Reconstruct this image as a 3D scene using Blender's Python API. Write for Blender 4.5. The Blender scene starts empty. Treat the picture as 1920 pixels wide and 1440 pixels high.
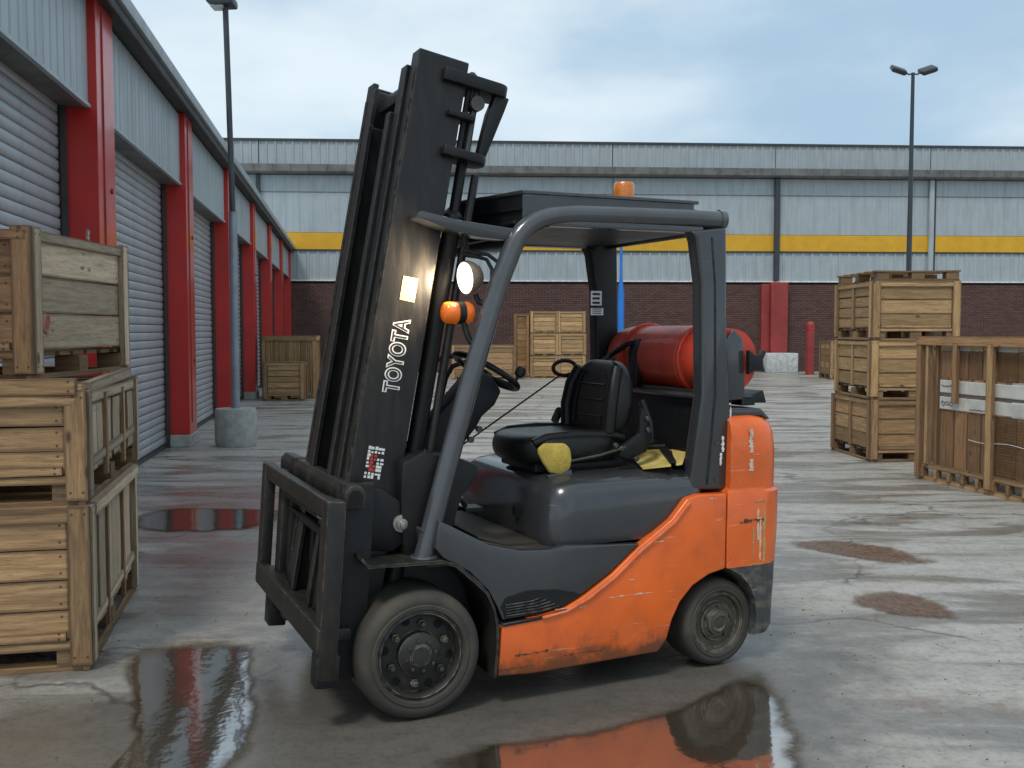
import bpy, bmesh, math, random
from mathutils import Vector, Matrix
random.seed(7)
R = math.radians
scene = bpy.context.scene
COL = scene.collection

# ------------------------------------------------------------------ camera, world, sun
cam = bpy.data.cameras.new('camera'); camo = bpy.data.objects.new('camera', cam); COL.objects.link(camo)
cam.sensor_width = 36.0; cam.lens = 36.0 * 1870 / 1920; cam.clip_start = 0.05; cam.clip_end = 2000
camo.location = (0, 0, 1.5); camo.rotation_euler = (R(90 - 3.12), 0, 0)
scene.camera = camo

SUN_EL, SUN_AZ = 58.0, -28.0           # sun behind the camera's left shoulder, veiled by cloud
world = bpy.data.worlds.new('World'); scene.world = world; world.use_nodes = True
wn = world.node_tree; wn.nodes.clear()
def wnode(t, **k):
    n = wn.nodes.new(t)
    for a, b in k.items(): setattr(n, a, b)
    return n
sky = wnode('ShaderNodeTexSky', sky_type='NISHITA', sun_disc=False)
sky.sun_elevation = R(SUN_EL); sky.sun_rotation = R(180 + SUN_AZ); sky.air_density = 1.0; sky.dust_density = 1.5
tc = wnode('ShaderNodeTexCoord')
mp = wnode('ShaderNodeMapping'); mp.inputs['Scale'].default_value = (1.0, 1.0, 2.6)
mp.inputs['Location'].default_value = (0.35, 0.1, 0.2)
nz = wnode('ShaderNodeTexNoise'); nz.inputs['Scale'].default_value = 2.1; nz.inputs['Detail'].default_value = 5; nz.inputs['Roughness'].default_value = .5
cr = wnode('ShaderNodeValToRGB'); cr.color_ramp.interpolation = 'EASE'
cr.color_ramp.elements[0].position = .36; cr.color_ramp.elements[0].color = (4.1, 5.8, 7.4, 1)
cr.color_ramp.elements[1].position = .64; cr.color_ramp.elements[1].color = (8.0, 9.1, 9.7, 1)
mx = wnode('ShaderNodeMix', data_type='RGBA'); mx.inputs[0].default_value = .86
bg = wnode('ShaderNodeBackground'); bg.inputs['Strength'].default_value = .1
wo = wnode('ShaderNodeOutputWorld')
L = wn.links.new
L(tc.outputs['Generated'], mp.inputs[0]); L(mp.outputs[0], nz.inputs['Vector']); L(nz.outputs['Fac'], cr.inputs[0])
L(sky.outputs[0], mx.inputs[6]); L(cr.outputs[0], mx.inputs[7]); L(mx.outputs[2], bg.inputs[0]); L(bg.outputs[0], wo.inputs[0])

sl = bpy.data.lights.new('sun', 'SUN'); sl.energy = 1.5; sl.angle = R(11); sl.color = (1, .96, .9)
so = bpy.data.objects.new('sun', sl); COL.objects.link(so)
sd = Vector((math.sin(R(SUN_AZ)) * math.cos(R(SUN_EL)), -math.cos(R(SUN_AZ)) * math.cos(R(SUN_EL)), math.sin(R(SUN_EL))))
so.rotation_euler = sd.to_track_quat('Z', 'Y').to_euler(); so.location = (0, 0, 20)

vs = scene.view_settings
vs.view_transform = 'Standard'; vs.look = 'None'; vs.gamma = 1; vs.use_curve_mapping = False; vs.exposure = 0.12

# ------------------------------------------------------------------ material helpers
class NT:
    def __init__(s, name):
        s.m = bpy.data.materials.new(name); s.m.use_nodes = True; s.t = s.m.node_tree
        s.b = s.t.nodes['Principled BSDF']; s.out = s.t.nodes['Material Output']; s.c = None
    def n(s, t, **k):
        x = s.t.nodes.new(t)
        for a, b in k.items():
            if a.startswith('i_'): x.inputs[a[2:]].default_value = b
            else: setattr(x, a, b)
        return x
    def l(s, a, b): s.t.links.new(a, b)
    def set(s, **k):
        for a, b in k.items():
            s.b.inputs[a.replace('_', ' ')].default_value = b
    def coord(s, scale=(1, 1, 1), kind='Object', rot=(0, 0, 0), seed=None):
        if s.c is None: s.c = s.n('ShaderNodeTexCoord')
        m = s.n('ShaderNodeMapping'); m.inputs['Scale'].default_value = scale; m.inputs['Rotation'].default_value = rot
        s.l(s.c.outputs[kind], m.inputs[0])
        if seed is not None: s.l(seed, m.inputs['Location'])
        return m.outputs[0]
    def noise(s, vec, scale=5, detail=4, rough=.55, dist=0):
        x = s.n('ShaderNodeTexNoise'); x.inputs['Scale'].default_value = scale; x.inputs['Detail'].default_value = detail
        x.inputs['Roughness'].default_value = rough; x.inputs['Distortion'].default_value = dist
        s.l(vec, x.inputs['Vector']); return x.outputs['Fac']
    def ramp(s, fac, stops, ease=False):
        x = s.n('ShaderNodeValToRGB'); e = x.color_ramp.elements
        if ease: x.color_ramp.interpolation = 'EASE'
        while len(e) < len(stops): e.new(.5)
        for i, (p, c) in enumerate(stops):
            e[i].position = p; e[i].color = (c if hasattr(c, '__len__') else (c, c, c)) + ((1,) if hasattr(c, '__len__') and len(c) == 3 else () if hasattr(c, '__len__') else (1,))
        s.l(fac, x.inputs[0]); return x.outputs[0]
    def mix(s, fac, a, b, mode='MIX'):
        x = s.n('ShaderNodeMix', data_type='RGBA', blend_type=mode)
        for i, v in ((0, fac), (6, a), (7, b)):
            if hasattr(v, 'is_linked') or hasattr(v, 'links'): s.l(v, x.inputs[i])
            else: x.inputs[i].default_value = v if i == 0 else tuple(v) + (1,) * (4 - len(v))
        return x.outputs[2]
    def math(s, op, a, b=0.0, clamp=False):
        x = s.n('ShaderNodeMath', operation=op, use_clamp=clamp)
        for i, v in ((0, a), (1, b)):
            if hasattr(v, 'links'): s.l(v, x.inputs[i])
            else: x.inputs[i].default_value = v
        return x.outputs[0]
    def bump(s, h, strength=.3, dist=.01, prev=None):
        x = s.n('ShaderNodeBump'); x.inputs['Strength'].default_value = strength; x.inputs['Distance'].default_value = dist
        s.l(h, x.inputs['Height'])
        if prev is not None: s.l(prev, x.inputs['Normal'])
        return x.outputs[0]
    def col(s, c): s.l(c, s.b.inputs['Base Color'])
    def rough(s, c): s.l(c, s.b.inputs['Roughness'])
    def nrm(s, c): s.l(c, s.b.inputs['Normal'])

def paint(name, base, rough=.35, dirt=(.05, .045, .04), dirt_amt=.5, scr=None, scr_col=(.6, .5, .4), metallic=0., coat=.0, wear=.0, scale=6, var=.15, stretch=(1, 1, 1), rot=(0, 0, 0), spec=.5, grime=None):
    t = NT(name); v = t.coord()
    n1 = t.noise(t.coord(stretch, rot=rot) if stretch != (1, 1, 1) else v, scale, 6, .6)
    d = t.ramp(n1, [(.45, 0.), (.72, dirt_amt)])
    n0 = t.noise(v, 1.7, 3)
    b2 = tuple(x * (1 + var) for x in base); b1 = tuple(x * (1 - var) for x in base)
    c = t.ramp(n0, [(.3, b1), (.7, b2)])
    c = t.mix(d, c, dirt)
    if scr:
        v2 = t.coord((1.2, 1.2, 34)); n2 = t.noise(v2, 3.2, 8, .75)
        m = t.ramp(n2, [(scr, 0.), (scr + .03, 1.)])
        m2 = t.ramp(t.noise(v, 3.1, 3), [(.5, 0.), (.62, 1.)])
        c = t.mix(t.math('MULTIPLY', m, m2), c, scr_col)
    if wear:
        g = t.n('ShaderNodeNewGeometry'); bv = t.n('ShaderNodeBevel', samples=4); bv.inputs['Radius'].default_value = .007
        dp = t.n('ShaderNodeVectorMath', operation='DOT_PRODUCT'); t.l(g.outputs['Normal'], dp.inputs[0]); t.l(bv.outputs[0], dp.inputs[1])
        e = t.math('MULTIPLY', t.ramp(t.math('SUBTRACT', 1., dp.outputs['Value']), [(.02, 0.), (.14, 1.)]), wear)
        e = t.math('MULTIPLY', e, t.ramp(t.noise(v, 30, 5), [(.42, 0.), (.56, 1.)]))
        c = t.mix(e, c, scr_col)
    if grime:      # scuffed, greasy band with a ragged edge of its own
        sx = t.n('ShaderNodeSeparateXYZ'); t.l(v, sx.inputs[0])
        q = t.math('ADD', sx.outputs['Z'], t.math('MULTIPLY', t.math('SUBTRACT', t.noise(v, 9, 6, .7), .5), .30))
        q = t.math('SUBTRACT', q, t.math('MULTIPLY', sx.outputs['X'], .02))
        c = t.mix(t.ramp(q, [(.13, .85), (.20, .12), (.30, 0.)]), c, grime)
        ch = t.ramp(t.noise(t.coord((1, 1, 1.6)), 26, 6, .7), [(.66, 0.), (.70, .8)])
        c = t.mix(ch, c, (.13, .045, .02))
    t.col(c)
    r = t.math('ADD', t.math('MULTIPLY', n1, .28), rough - .12)
    t.rough(r); t.set(Metallic=metallic, Coat_Weight=coat, Coat_Roughness=.12, Specular_IOR_Level=spec)
    t.nrm(t.bump(t.noise(v, 38, 4), .06, .004, t.bump(n0, .15, .012)))
    return t.m

def simple(name, base, rough=.5, metallic=0., bump=.1, bscale=60, emit=None, estr=0., coat=0., trans=0.):
    t = NT(name); v = t.coord(); n = t.noise(v, bscale * .2, 5)
    t.col(t.ramp(n, [(.3, tuple(x * .75 for x in base)), (.7, tuple(min(1, x * 1.2) for x in base))]))
    t.rough(t.math('ADD', t.math('MULTIPLY', n, .3), rough - .15))
    t.set(Metallic=metallic, Coat_Weight=coat, Transmission_Weight=trans)
    if emit: t.set(Emission_Color=emit + (1,), Emission_Strength=estr)
    if max(base) < .02: t.set(Specular_IOR_Level=.3)
    t.nrm(t.bump(t.noise(v, bscale, 4), bump, .004)); return t.m

def wood(name, a, b, c, grey=.0, dark=(.05, .03, .018), blotch=(.62, .86)):
    """grain runs along each plank's own X"""
    t = NT(name); oi = t.n('ShaderNodeObjectInfo')
    sd_ = t.n('ShaderNodeVectorMath', operation='SCALE'); sd_.inputs['Scale'].default_value = 37.
    cb = t.n('ShaderNodeCombineXYZ'); t.l(oi.outputs['Random'], cb.inputs[0]); t.l(oi.outputs['Random'], cb.inputs[1]); t.l(oi.outputs['Random'], cb.inputs[2])
    t.l(cb.outputs[0], sd_.inputs[0]); sv = sd_.outputs[0]
    v = t.coord((1.3, 16, 16), seed=sv); g = t.noise(v, 3.0, 7, .62, .5)
    v3 = t.coord((1, 2.4, 2.4), seed=sv); bl = t.noise(v3, 2.6, 5, .6)
    vf = t.coord((5, 90, 90), seed=sv); fine = t.noise(vf, 3, 4)
    base = t.ramp(g, [(.28, a), (.5, b), (.74, c)])
    gm = t.ramp(bl, [(.35, (.21, .185, .15)), (.7, (.34, .31, .26))])
    base = t.mix(t.ramp(bl, [(.35, min(1., grey * 1.4)), (.75, grey * .4)]), base, gm)
    base = t.mix(t.ramp(bl, [(blotch[0], 0.), (blotch[1], .55)]), base, dark)
    base = t.mix(t.ramp(fine, [(.56, 0.), (.7, .55)]), base, dark)
    # per piece tone
    tone = t.n('ShaderNodeMapRange'); tone.inputs[3].default_value = .62; tone.inputs[4].default_value = 1.22
    t.l(oi.outputs['Random'], tone.inputs[0])
    cc = t.n('ShaderNodeCombineColor')
    for i in range(3): t.l(tone.outputs[0], cc.inputs[i])
    base = t.mix(1.0, base, cc.outputs[0], 'MULTIPLY')
    # knots
    vo = t.n('ShaderNodeTexVoronoi', feature='F1'); vo.inputs['Scale'].default_value = 2.6; vo.inputs['Randomness'].default_value = 1
    t.l(t.coord((1.1, 2.6, 2.6), seed=sv), vo.inputs['Vector'])
    base = t.mix(t.ramp(vo.outputs['Distance'], [(.05, .85), (.11, 0.)]), base, dark)
    ob = t.coord(); sx = t.n('ShaderNodeSeparateXYZ'); t.l(ob, sx.inputs[0])
    ah = t.n('ShaderNodeAttribute', attribute_name='half').outputs['Fac']; aw = t.n('ShaderNodeAttribute', attribute_name='hw').outputs['Fac']
    ex = t.math('SUBTRACT', ah, t.math('ABSOLUTE', sx.outputs['X'])); ey = t.math('SUBTRACT', aw, t.math('ABSOLUTE', sx.outputs['Y']))
    na = t.math('ABSOLUTE', t.math('SUBTRACT', ex, .032)); nb = t.math('ABSOLUTE', t.math('SUBTRACT', ey, t.math('MULTIPLY', aw, .42)))
    nd = t.math('SQRT', t.math('ADD', t.math('MULTIPLY', na, na), t.math('MULTIPLY', nb, nb)))
    base = t.mix(t.ramp(nd, [(.0035, .9), (.0075, 0.)]), base, (.035, .028, .024))
    rag = t.math('MULTIPLY', t.noise(v, 8, 5, .7), .010)
    base = t.mix(t.ramp(t.math('SUBTRACT', t.math('MINIMUM', ex, ey), rag), [(.0, .55), (.006, 0.)]), base, dark)
    t.col(base); t.rough(t.math('ADD', t.math('MULTIPLY', fine, .2), .62))
    t.nrm(t.bump(fine, .25, .003, t.bump(g, .4, .006)))
    return t.m

M = {}
M['orange'] = paint('orange_paint', (.80, .135, .014), .33, (.34, .06, .015), .35, .60, (.85, .45, .30), coat=.25, wear=.6, grime=(.10, .05, .025))
M['grey'] = paint('charcoal_paint', (.044, .047, .050), .18, (.035, .03, .025), .35, .66, (.22, .22, .22), coat=.4, wear=.3)
M['tube'] = paint('guard_paint', (.068, .072, .078), .20, (.05, .045, .04), .5, .66, (.3, .3, .3), coat=.5, wear=.3, scale=14)
M['black'] = paint('black_steel', (.009, .0095, .010), .45, (.025, .022, .018), .4, .68, (.1, .09, .08), wear=.5, scale=10, spec=.35)
M['mast'] = paint('mast_steel', (.012, .012, .012), .34, (.045, .038, .029), .42, .66, (.12, .10, .08), spec=.4, wear=.8, scale=24, stretch=(1.2, 1.2, .25), rot=(0, R(-10), 0))
M['carriage'] = paint('carriage_steel', (.015, .015, .013), .48, (.055, .045, .032), .5, .64, (.16, .14, .11), spec=.4, wear=.9, scale=15, stretch=(1, .6, .35))
M['rubber'] = paint('tyre_rubber', (.046, .041, .033), .78, (.12, .10, .07), .65, None, scale=5)
M['rim'] = paint('hub_steel', (.020, .019, .016), .55, (.045, .04, .028), .6, None, wear=.5, scale=14)
M['rim2'] = paint('rear_hub_steel', (.045, .042, .030), .55, (.09, .08, .04), .7, None, wear=.6, scale=14)
M['bolt'] = simple('bolt_steel', (.085, .08, .07), .4, .6)
M['leather'] = simple('black_vinyl', (.010, .010, .0095), .34, bump=.25, bscale=220)
M['plastic'] = simple('black_plastic', (.010, .0105, .011), .45, bump=.2, bscale=180)
M['mat'] = paint('floor_mat', (.045, .036, .027), .7, (.10, .08, .055), .7, scale=9)
M['amber'] = simple('amber_lens', (.50, .13, .005), .15, coat=.6, bump=.5, bscale=140, emit=(1., .35, .02), estr=.1)
M['amberglow'] = simple('amber_glow', (.9, .5, .05), .3, emit=(1., .5, .05), estr=.9)
M['orangelens'] = simple('orange_lens', (.85, .16, .01), .25, coat=.5, emit=(1., .2, .01), estr=.12)
M['lens'] = simple('lit_lens', (1, .95, .8), .3, emit=(1., .88, .62), estr=2.6)
M['lit_bowl'] = simple('lamp_bowl', (.26, .19, .14), .35, .3)  # warm lamplight is mixed into the bowl's base colour
M['tank'] = paint('red_tank_paint', (.56, .045, .018), .5, (.16, .03, .02), .5, .66, (.5, .2, .15), coat=.2, scale=8)
M['foam'] = simple('yellow_foam', (.50, .36, .07), .95, bump=.9, bscale=70)
M['card'] = simple('yellow_card', (.62, .47, .13), .6, bump=.3, bscale=30)
M['sticker'] = simple('cream_sticker', (.36, .33, .17), .6)
M['white'] = simple('white_print', (.75, .75, .72), .5, bump=0.02)
M['red_print'] = simple('red_print', (.5, .05, .04), .5, bump=0.02)
M['chrome'] = simple('chrome_rod', (.7, .7, .7), .15, 1., bump=.02)
M['chrome2'] = simple('greasy_bolt_head', (.35, .34, .30), .35, .9, bump=.4, bscale=120)
M['wood'] = wood('crate_wood', (.19, .10, .038), (.40, .225, .092), (.58, .365, .17), grey=.12)
M['wood_pale'] = wood('weathered_crate_wood', (.38, .27, .16), (.60, .46, .30), (.76, .61, .43), grey=.15)
M['wood_bright'] = wood('fresh_crate_wood', (.30, .16, .062), (.54, .32, .13), (.70, .45, .21), grey=.12)
M['wood_red'] = wood('reddish_crate_wood', (.22, .11, .045), (.36, .195, .085), (.47, .28, .13))
M['ply'] = wood('brown_board', (.19, .095, .042), (.31, .165, .075), (.41, .235, .115))
M['rattan'] = wood('woven_slats', (.26, .15, .065), (.42, .26, .115), (.54, .35, .17))
M['red'] = paint('red_pillar_paint', (.52, .020, .014), .33, (.36, .02, .015), .3, .72, (.5, .3, .25), coat=.35, scale=3)
M['redwall'] = paint('dull_red_paint', (.30, .035, .03), .5, (.12, .02, .015), .4, scale=4)
M['clad'] = paint('pale_grey_cladding', (.37, .42, .44), .45, (.22, .23, .22), .45, scale=3.5, var=.05, stretch=(1.6, 1.6, .22))
M['clad2'] = paint('upper_grey_cladding', (.345, .385, .40), .5, (.22, .23, .23), .4, scale=3.5, var=.05, stretch=(1.6, 1.6, .25))
M['yellow'] = paint('yellow_cladding', (.68, .36, .012), .45, (.45, .22, .02), .35, scale=3, var=.06)
M['slat'] = paint('shutter_slat', (.42, .44, .46), .42, (.26, .27, .27), .5, .68, (.2, .2, .2), metallic=.3, scale=4, var=.06)
M['soffit'] = paint('dark_trim', (.045, .045, .042), .6, (.02, .02, .02), .5)
M['gutter'] = paint('gutter_metal', (.15, .15, .14), .5, (.06, .05, .045), .7, scale=4)
M['pole'] = paint('dark_pole_paint', (.03, .038, .045), .4, (.06, .06, .06), .4)
M['galv'] = paint('galvanised_pole', (.26, .29, .34), .4, (.16, .15, .15), .4, metallic=.4)
M['blue'] = paint('blue_pole_paint', (.02, .19, .62), .4, (.02, .12, .4), .3)
M['conc'] = simple('concrete_block', (.36, .36, .33), .85, bump=.5, bscale=40)
M['concw'] = simple('pale_concrete_block', (.50, .52, .51), .85, bump=.3, bscale=40)
M['board'] = simple('white_board', (.62, .60, .54), .6, bump=.2, bscale=20)
M['dark'] = simple('gap_shade', (.012, .012, .012), .9)  # near-black that paints the shade in gaps and holes
M['lampglass'] = simple('lamp_glass', (.55, .55, .52), .3)

def brick_mat():
    t = NT('brown_brick'); g = t.n('ShaderNodeNewGeometry')
    c = t.ramp(g.outputs['Random Per Island'], [(0., (.085, .042, .034)), (.35, (.105, .052, .042)), (.7, (.125, .064, .052)), (1., (.10, .058, .05))])
    v = t.coord(); n = t.noise(v, .5, 4)
    c = t.mix(t.ramp(n, [(.4, 0.), (.75, .35)]), c, (.07, .045, .04)); t.col(c)
    t.set(Roughness=.85); t.nrm(t.bump(t.noise(v, 45, 4), .4, .006)); return t.m
M['brick'] = brick_mat()
M['mortar'] = simple('mortar', (.075, .05, .044), .95, bump=.4, bscale=30)

def ground_mat():
    t = NT('wet_concrete_ground'); v = t.coord()
    # broad tone, streaks drawn out across the yard, fine aggregate
    n1 = t.noise(v, .55, 6, .6)
    vs_ = t.coord((.35, 1.5, 1), rot=(0, 0, R(-6))); n2 = t.noise(vs_, 1.6, 7, .62, .6)
    n3 = t.noise(v, 9, 6, .65); n4 = t.noise(v, 130, 3, .6)
    c = t.ramp(n1, [(.3, (.34, .318, .285)), (.5, (.40, .376, .338)), (.72, (.46, .436, .395))])
    c = t.mix(t.ramp(n3, [(.45, 0.), (.75, .6)]), c, (.17, .15, .125))
    n6 = t.noise(v, 34, 6, .7)
    c = t.mix(t.ramp(n6, [(.5, 0.), (.68, .5)]), c, (.13, .115, .10))
    c = t.mix(t.ramp(n4, [(.55, 0.), (.75, .28)]), c, (.12, .115, .11))
    # damp areas: distorted noise plus big patches that also paint in foreground and truck shade
    damp = t.ramp(n2, [(.47, 0.), (.56, 1.)])
    n5 = t.noise(t.coord((.16, 2.0, 1), rot=(0, 0, R(3))), 2.4, 6, .65, .3)
    streak = t.ramp(n5, [(.46, 0.), (.68, 1.)])
    c = t.mix(t.math('MULTIPLY', streak, .30), c, (.17, .15, .13))
    c = t.mix(t.ramp(t.noise(v, 420, 2, .5), [(.5, 0.), (.72, .35)]), c, (.10, .095, .085))
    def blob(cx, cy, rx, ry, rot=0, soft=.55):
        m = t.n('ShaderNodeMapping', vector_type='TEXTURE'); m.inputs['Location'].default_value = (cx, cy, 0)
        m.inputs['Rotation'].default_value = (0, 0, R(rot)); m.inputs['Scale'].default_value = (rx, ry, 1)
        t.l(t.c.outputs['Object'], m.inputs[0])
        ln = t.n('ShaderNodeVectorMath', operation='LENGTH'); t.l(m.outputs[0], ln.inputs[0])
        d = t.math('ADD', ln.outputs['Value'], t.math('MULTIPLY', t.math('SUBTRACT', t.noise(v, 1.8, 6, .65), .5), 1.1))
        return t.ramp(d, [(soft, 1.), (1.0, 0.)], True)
    b1 = blob(-.1, 3.95, 2.2, 1.45, 20, .62)  # damp ground, darkened further to paint the shade under the truck
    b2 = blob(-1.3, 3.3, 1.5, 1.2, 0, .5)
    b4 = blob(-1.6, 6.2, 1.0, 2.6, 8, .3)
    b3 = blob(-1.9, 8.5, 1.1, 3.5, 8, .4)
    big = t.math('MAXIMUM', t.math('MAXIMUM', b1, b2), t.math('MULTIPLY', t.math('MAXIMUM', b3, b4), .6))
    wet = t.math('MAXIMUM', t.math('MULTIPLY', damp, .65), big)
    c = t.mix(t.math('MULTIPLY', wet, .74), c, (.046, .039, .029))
    # rust coloured marks
    rust = t.math('MULTIPLY', t.ramp(t.noise(v, .8, 5, .6), [(.60, 0.), (.70, .6)]), t.ramp(n3, [(.4, .3), (.6, 1.)]))
    c = t.mix(rust, c, (.17, .095, .06))
    red_reflect = t.math('MULTIPLY', blob(-2.3, 8.2, 1.1, 3.2, 8, .3), t.ramp(n2, [(.42, 0.), (.5, .55)]))  # red reflection of the pillars, tinted into the ground colour
    c = t.mix(red_reflect, c, (.20, .075, .06))
    # cracks
    vo = t.n('ShaderNodeTexVoronoi', feature='DISTANCE_TO_EDGE'); vo.inputs['Scale'].default_value = .33
    dv = t.n('ShaderNodeVectorMath', operation='ADD')
    nn = t.n('ShaderNodeTexNoise'); nn.inputs['Scale'].default_value = 2.5; nn.inputs['Detail'].default_value = 5; t.l(v, nn.inputs['Vector'])
    sc = t.n('ShaderNodeVectorMath', operation='SCALE'); sc.inputs['Scale'].default_value = .55
    t.l(nn.outputs['Color'], sc.inputs[0]); t.l(v, dv.inputs[0]); t.l(sc.outputs[0], dv.inputs[1]); t.l(dv.outputs[0], vo.inputs['Vector'])
    ck = t.math('MULTIPLY', t.ramp(vo.outputs['Distance'], [(.0, 1.), (.008, 0.)]), t.ramp(t.noise(v, .9, 3), [(.45, 0.), (.55, .8)]))
    c = t.mix(ck, c, (.05, .045, .04))
    t.col(c)
    r = t.math('SUBTRACT', t.math('ADD', .60, t.math('MULTIPLY', n3, .2)), t.math('MULTIPLY', wet, .46))
    r = t.math('SUBTRACT', r, t.math('ADD', t.math('MULTIPLY', damp, .10), t.math('MULTIPLY', streak, .2)), True)
    t.rough(r)
    t.nrm(t.bump(n3, .18, .015, t.bump(n6, .22, .006, t.bump(n4, .3, .003))))
    return t.m
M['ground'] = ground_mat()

def water_mat(name, tint, rough=.06):
    """thin film of water: darkens what is under it and mirrors by Fresnel; fades out over a ragged damp rim"""
    t = NT(name); v = t.coord()
    at = t.n('ShaderNodeAttribute', attribute_name='depth')
    d = t.math('ADD', at.outputs['Fac'], t.math('MULTIPLY', t.math('SUBTRACT', t.noise(v, 6, 7, .7), .5), .75))
    film = t.ramp(d, [(.24, 0.), (.62, 1.)], True); damp = t.ramp(d, [(.0, 0.), (.5, 1.)], True)
    tr = t.n('ShaderNodeBsdfTransparent'); gl = t.n('ShaderNodeBsdfGlossy'); gl.inputs['Roughness'].default_value = rough
    c = t.ramp(t.noise(v, 5, 6), [(.35, tuple(x * .8 for x in tint)), (.7, tint)])
    c = t.mix(damp, (1, 1, 1), c); t.l(c, tr.inputs['Color'])
    fr = t.n('ShaderNodeFresnel'); fr.inputs['IOR'].default_value = 1.5
    b = t.bump(t.noise(v, 6, 3), .16, .01, t.bump(t.noise(v, 40, 3), .05, .003)); t.l(b, gl.inputs['Normal']); t.l(b, fr.inputs['Normal'])
    ms = t.n('ShaderNodeMixShader'); t.l(t.math('MULTIPLY', t.math('MULTIPLY', fr.outputs[0], 1.05, True), film), ms.inputs[0]); t.l(tr.outputs[0], ms.inputs[1]); t.l(gl.outputs[0], ms.inputs[2])
    df = t.n('ShaderNodeBsdfDiffuse'); df.inputs['Color'].default_value = (.085, .068, .048, 1)
    m2 = t.n('ShaderNodeMixShader'); t.l(t.math('MULTIPLY', film, .42), m2.inputs[0]); t.l(ms.outputs[0], m2.inputs[1]); t.l(df.outputs[0], m2.inputs[2])
    t.l(m2.outputs[0], t.out.inputs['Surface']); return t.m
M['water'] = water_mat('puddle_water', (.60, .54, .44))
def mud_mat():
    t = NT('rusty_mud'); v = t.coord(); at = t.n('ShaderNodeAttribute', attribute_name='depth')
    d = t.math('ADD', at.outputs['Fac'], t.math('MULTIPLY', t.math('SUBTRACT', t.noise(v, 3.2, 8, .7), .5), 2.4))
    n = t.noise(v, 26, 6, .7)
    t.col(t.ramp(n, [(.35, (.06, .034, .022)), (.5, (.14, .072, .042)), (.68, (.24, .145, .09))]))
    t.l(t.ramp(d, [(.42, 0.), (.95, .85)]), t.b.inputs['Alpha'])
    t.rough(t.ramp(t.noise(v, 9, 5), [(.42, .08), (.58, .5)])); t.nrm(t.bump(n, .5, .006)); return t.m
M['mud'] = mud_mat()

# ------------------------------------------------------------------ mesh helpers
class MB:
    def __init__(s, mat=None): s.bm = bmesh.new(); s.T = mat or Matrix.Identity(4)
    def v(s, p): return s.bm.verts.new(s.T @ Vector(p))
    def f(s, vs):
        try: return s.bm.faces.new(vs)
        except ValueError: return None
    def rings(s, rs, cap=True, closed=False):
        R_ = [[s.v(p) for p in r] for r in rs]; n = len(R_[0])
        m = len(R_)
        for i in range(m if closed else m - 1):
            a, b = R_[i], R_[(i + 1) % m]
            for j in range(n): s.f([a[j], a[(j + 1) % n], b[(j + 1) % n], b[j]])
        if cap and not closed: s.f(R_[0][::-1]); s.f(R_[-1])
        return s
    def box(s, x0, x1, y0, y1, z0, z1):
        return s.rings([[(x0, y0, z), (x1, y0, z), (x1, y1, z), (x0, y1, z)] for z in (z0, z1)])
    def prism(s, pts, a0, a1, plane='xz'):
        f = {'xz': lambda p, a: (p[0], a, p[1]), 'xy': lambda p, a: (p[0], p[1], a), 'yz': lambda p, a: (a, p[0], p[1])}[plane]
        return s.rings([[f(p, a) for p in pts] for a in (a0, a1)])
    def tube(s, path, r, n=10, closed=False, r2=None):
        P = [Vector(p) for p in path]; out = []; prev = None
        for i, p in enumerate(P):
            if closed: d = P[(i + 1) % len(P)] - P[i - 1]
            else: d = P[min(i + 1, len(P) - 1)] - P[max(i - 1, 0)]
            d.normalize()
            if prev is None:
                u = d.orthogonal().normalized()
            else: u = (prev - d * prev.dot(d)).normalized()
            prev = u; w = d.cross(u); rr = r if r2 is None else r + (r2 - r) * i / (len(P) - 1)
            out.append([p + (u * math.cos(2 * math.pi * k / n) + w * math.sin(2 * math.pi * k / n)) * rr for k in range(n)])
        return s.rings(out, True, closed)
    def lathe(s, prof, c, axis='y', n=40):
        """prof: list of (radius, position along the axis) relative to c"""
        out = []
        for r, h in prof:
            ring = []
            for k in range(n):
                a = 2 * math.pi * k / n; x, y = r * math.cos(a), r * math.sin(a)
                p = {'y': (x, h, y), 'z': (x, y, h), 'x': (h, x, y)}[axis]
                ring.append((c[0] + p[0], c[1] + p[1], c[2] + p[2]))
            out.append(ring)
        return s.rings(out)
    def bevel(s, w, seg=2, ang=25):
        bmesh.ops.recalc_face_normals(s.bm, faces=s.bm.faces)
        es = [e for e in s.bm.edges if len(e.link_faces) == 2 and e.calc_face_angle(0) > R(ang)]
        bmesh.ops.bevel(s.bm, geom=es, offset=w, segments=seg, profile=.5, affect='EDGES', clamp_overlap=True); return s
    def mesh(s, name, mat, smooth=35):
        bmesh.ops.recalc_face_normals(s.bm, faces=s.bm.faces)
        me = bpy.data.meshes.new(name); s.bm.to_mesh(me); s.bm.free()
        for p in me.polygons: p.use_smooth = True
        me.set_sharp_from_angle(angle=R(smooth)); me.materials.append(M[mat] if isinstance(mat, str) else mat)
        return me
    def build(s, name, mat, parent=None, smooth=35): return put(name, s.mesh(name, mat, smooth), parent)

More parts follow.
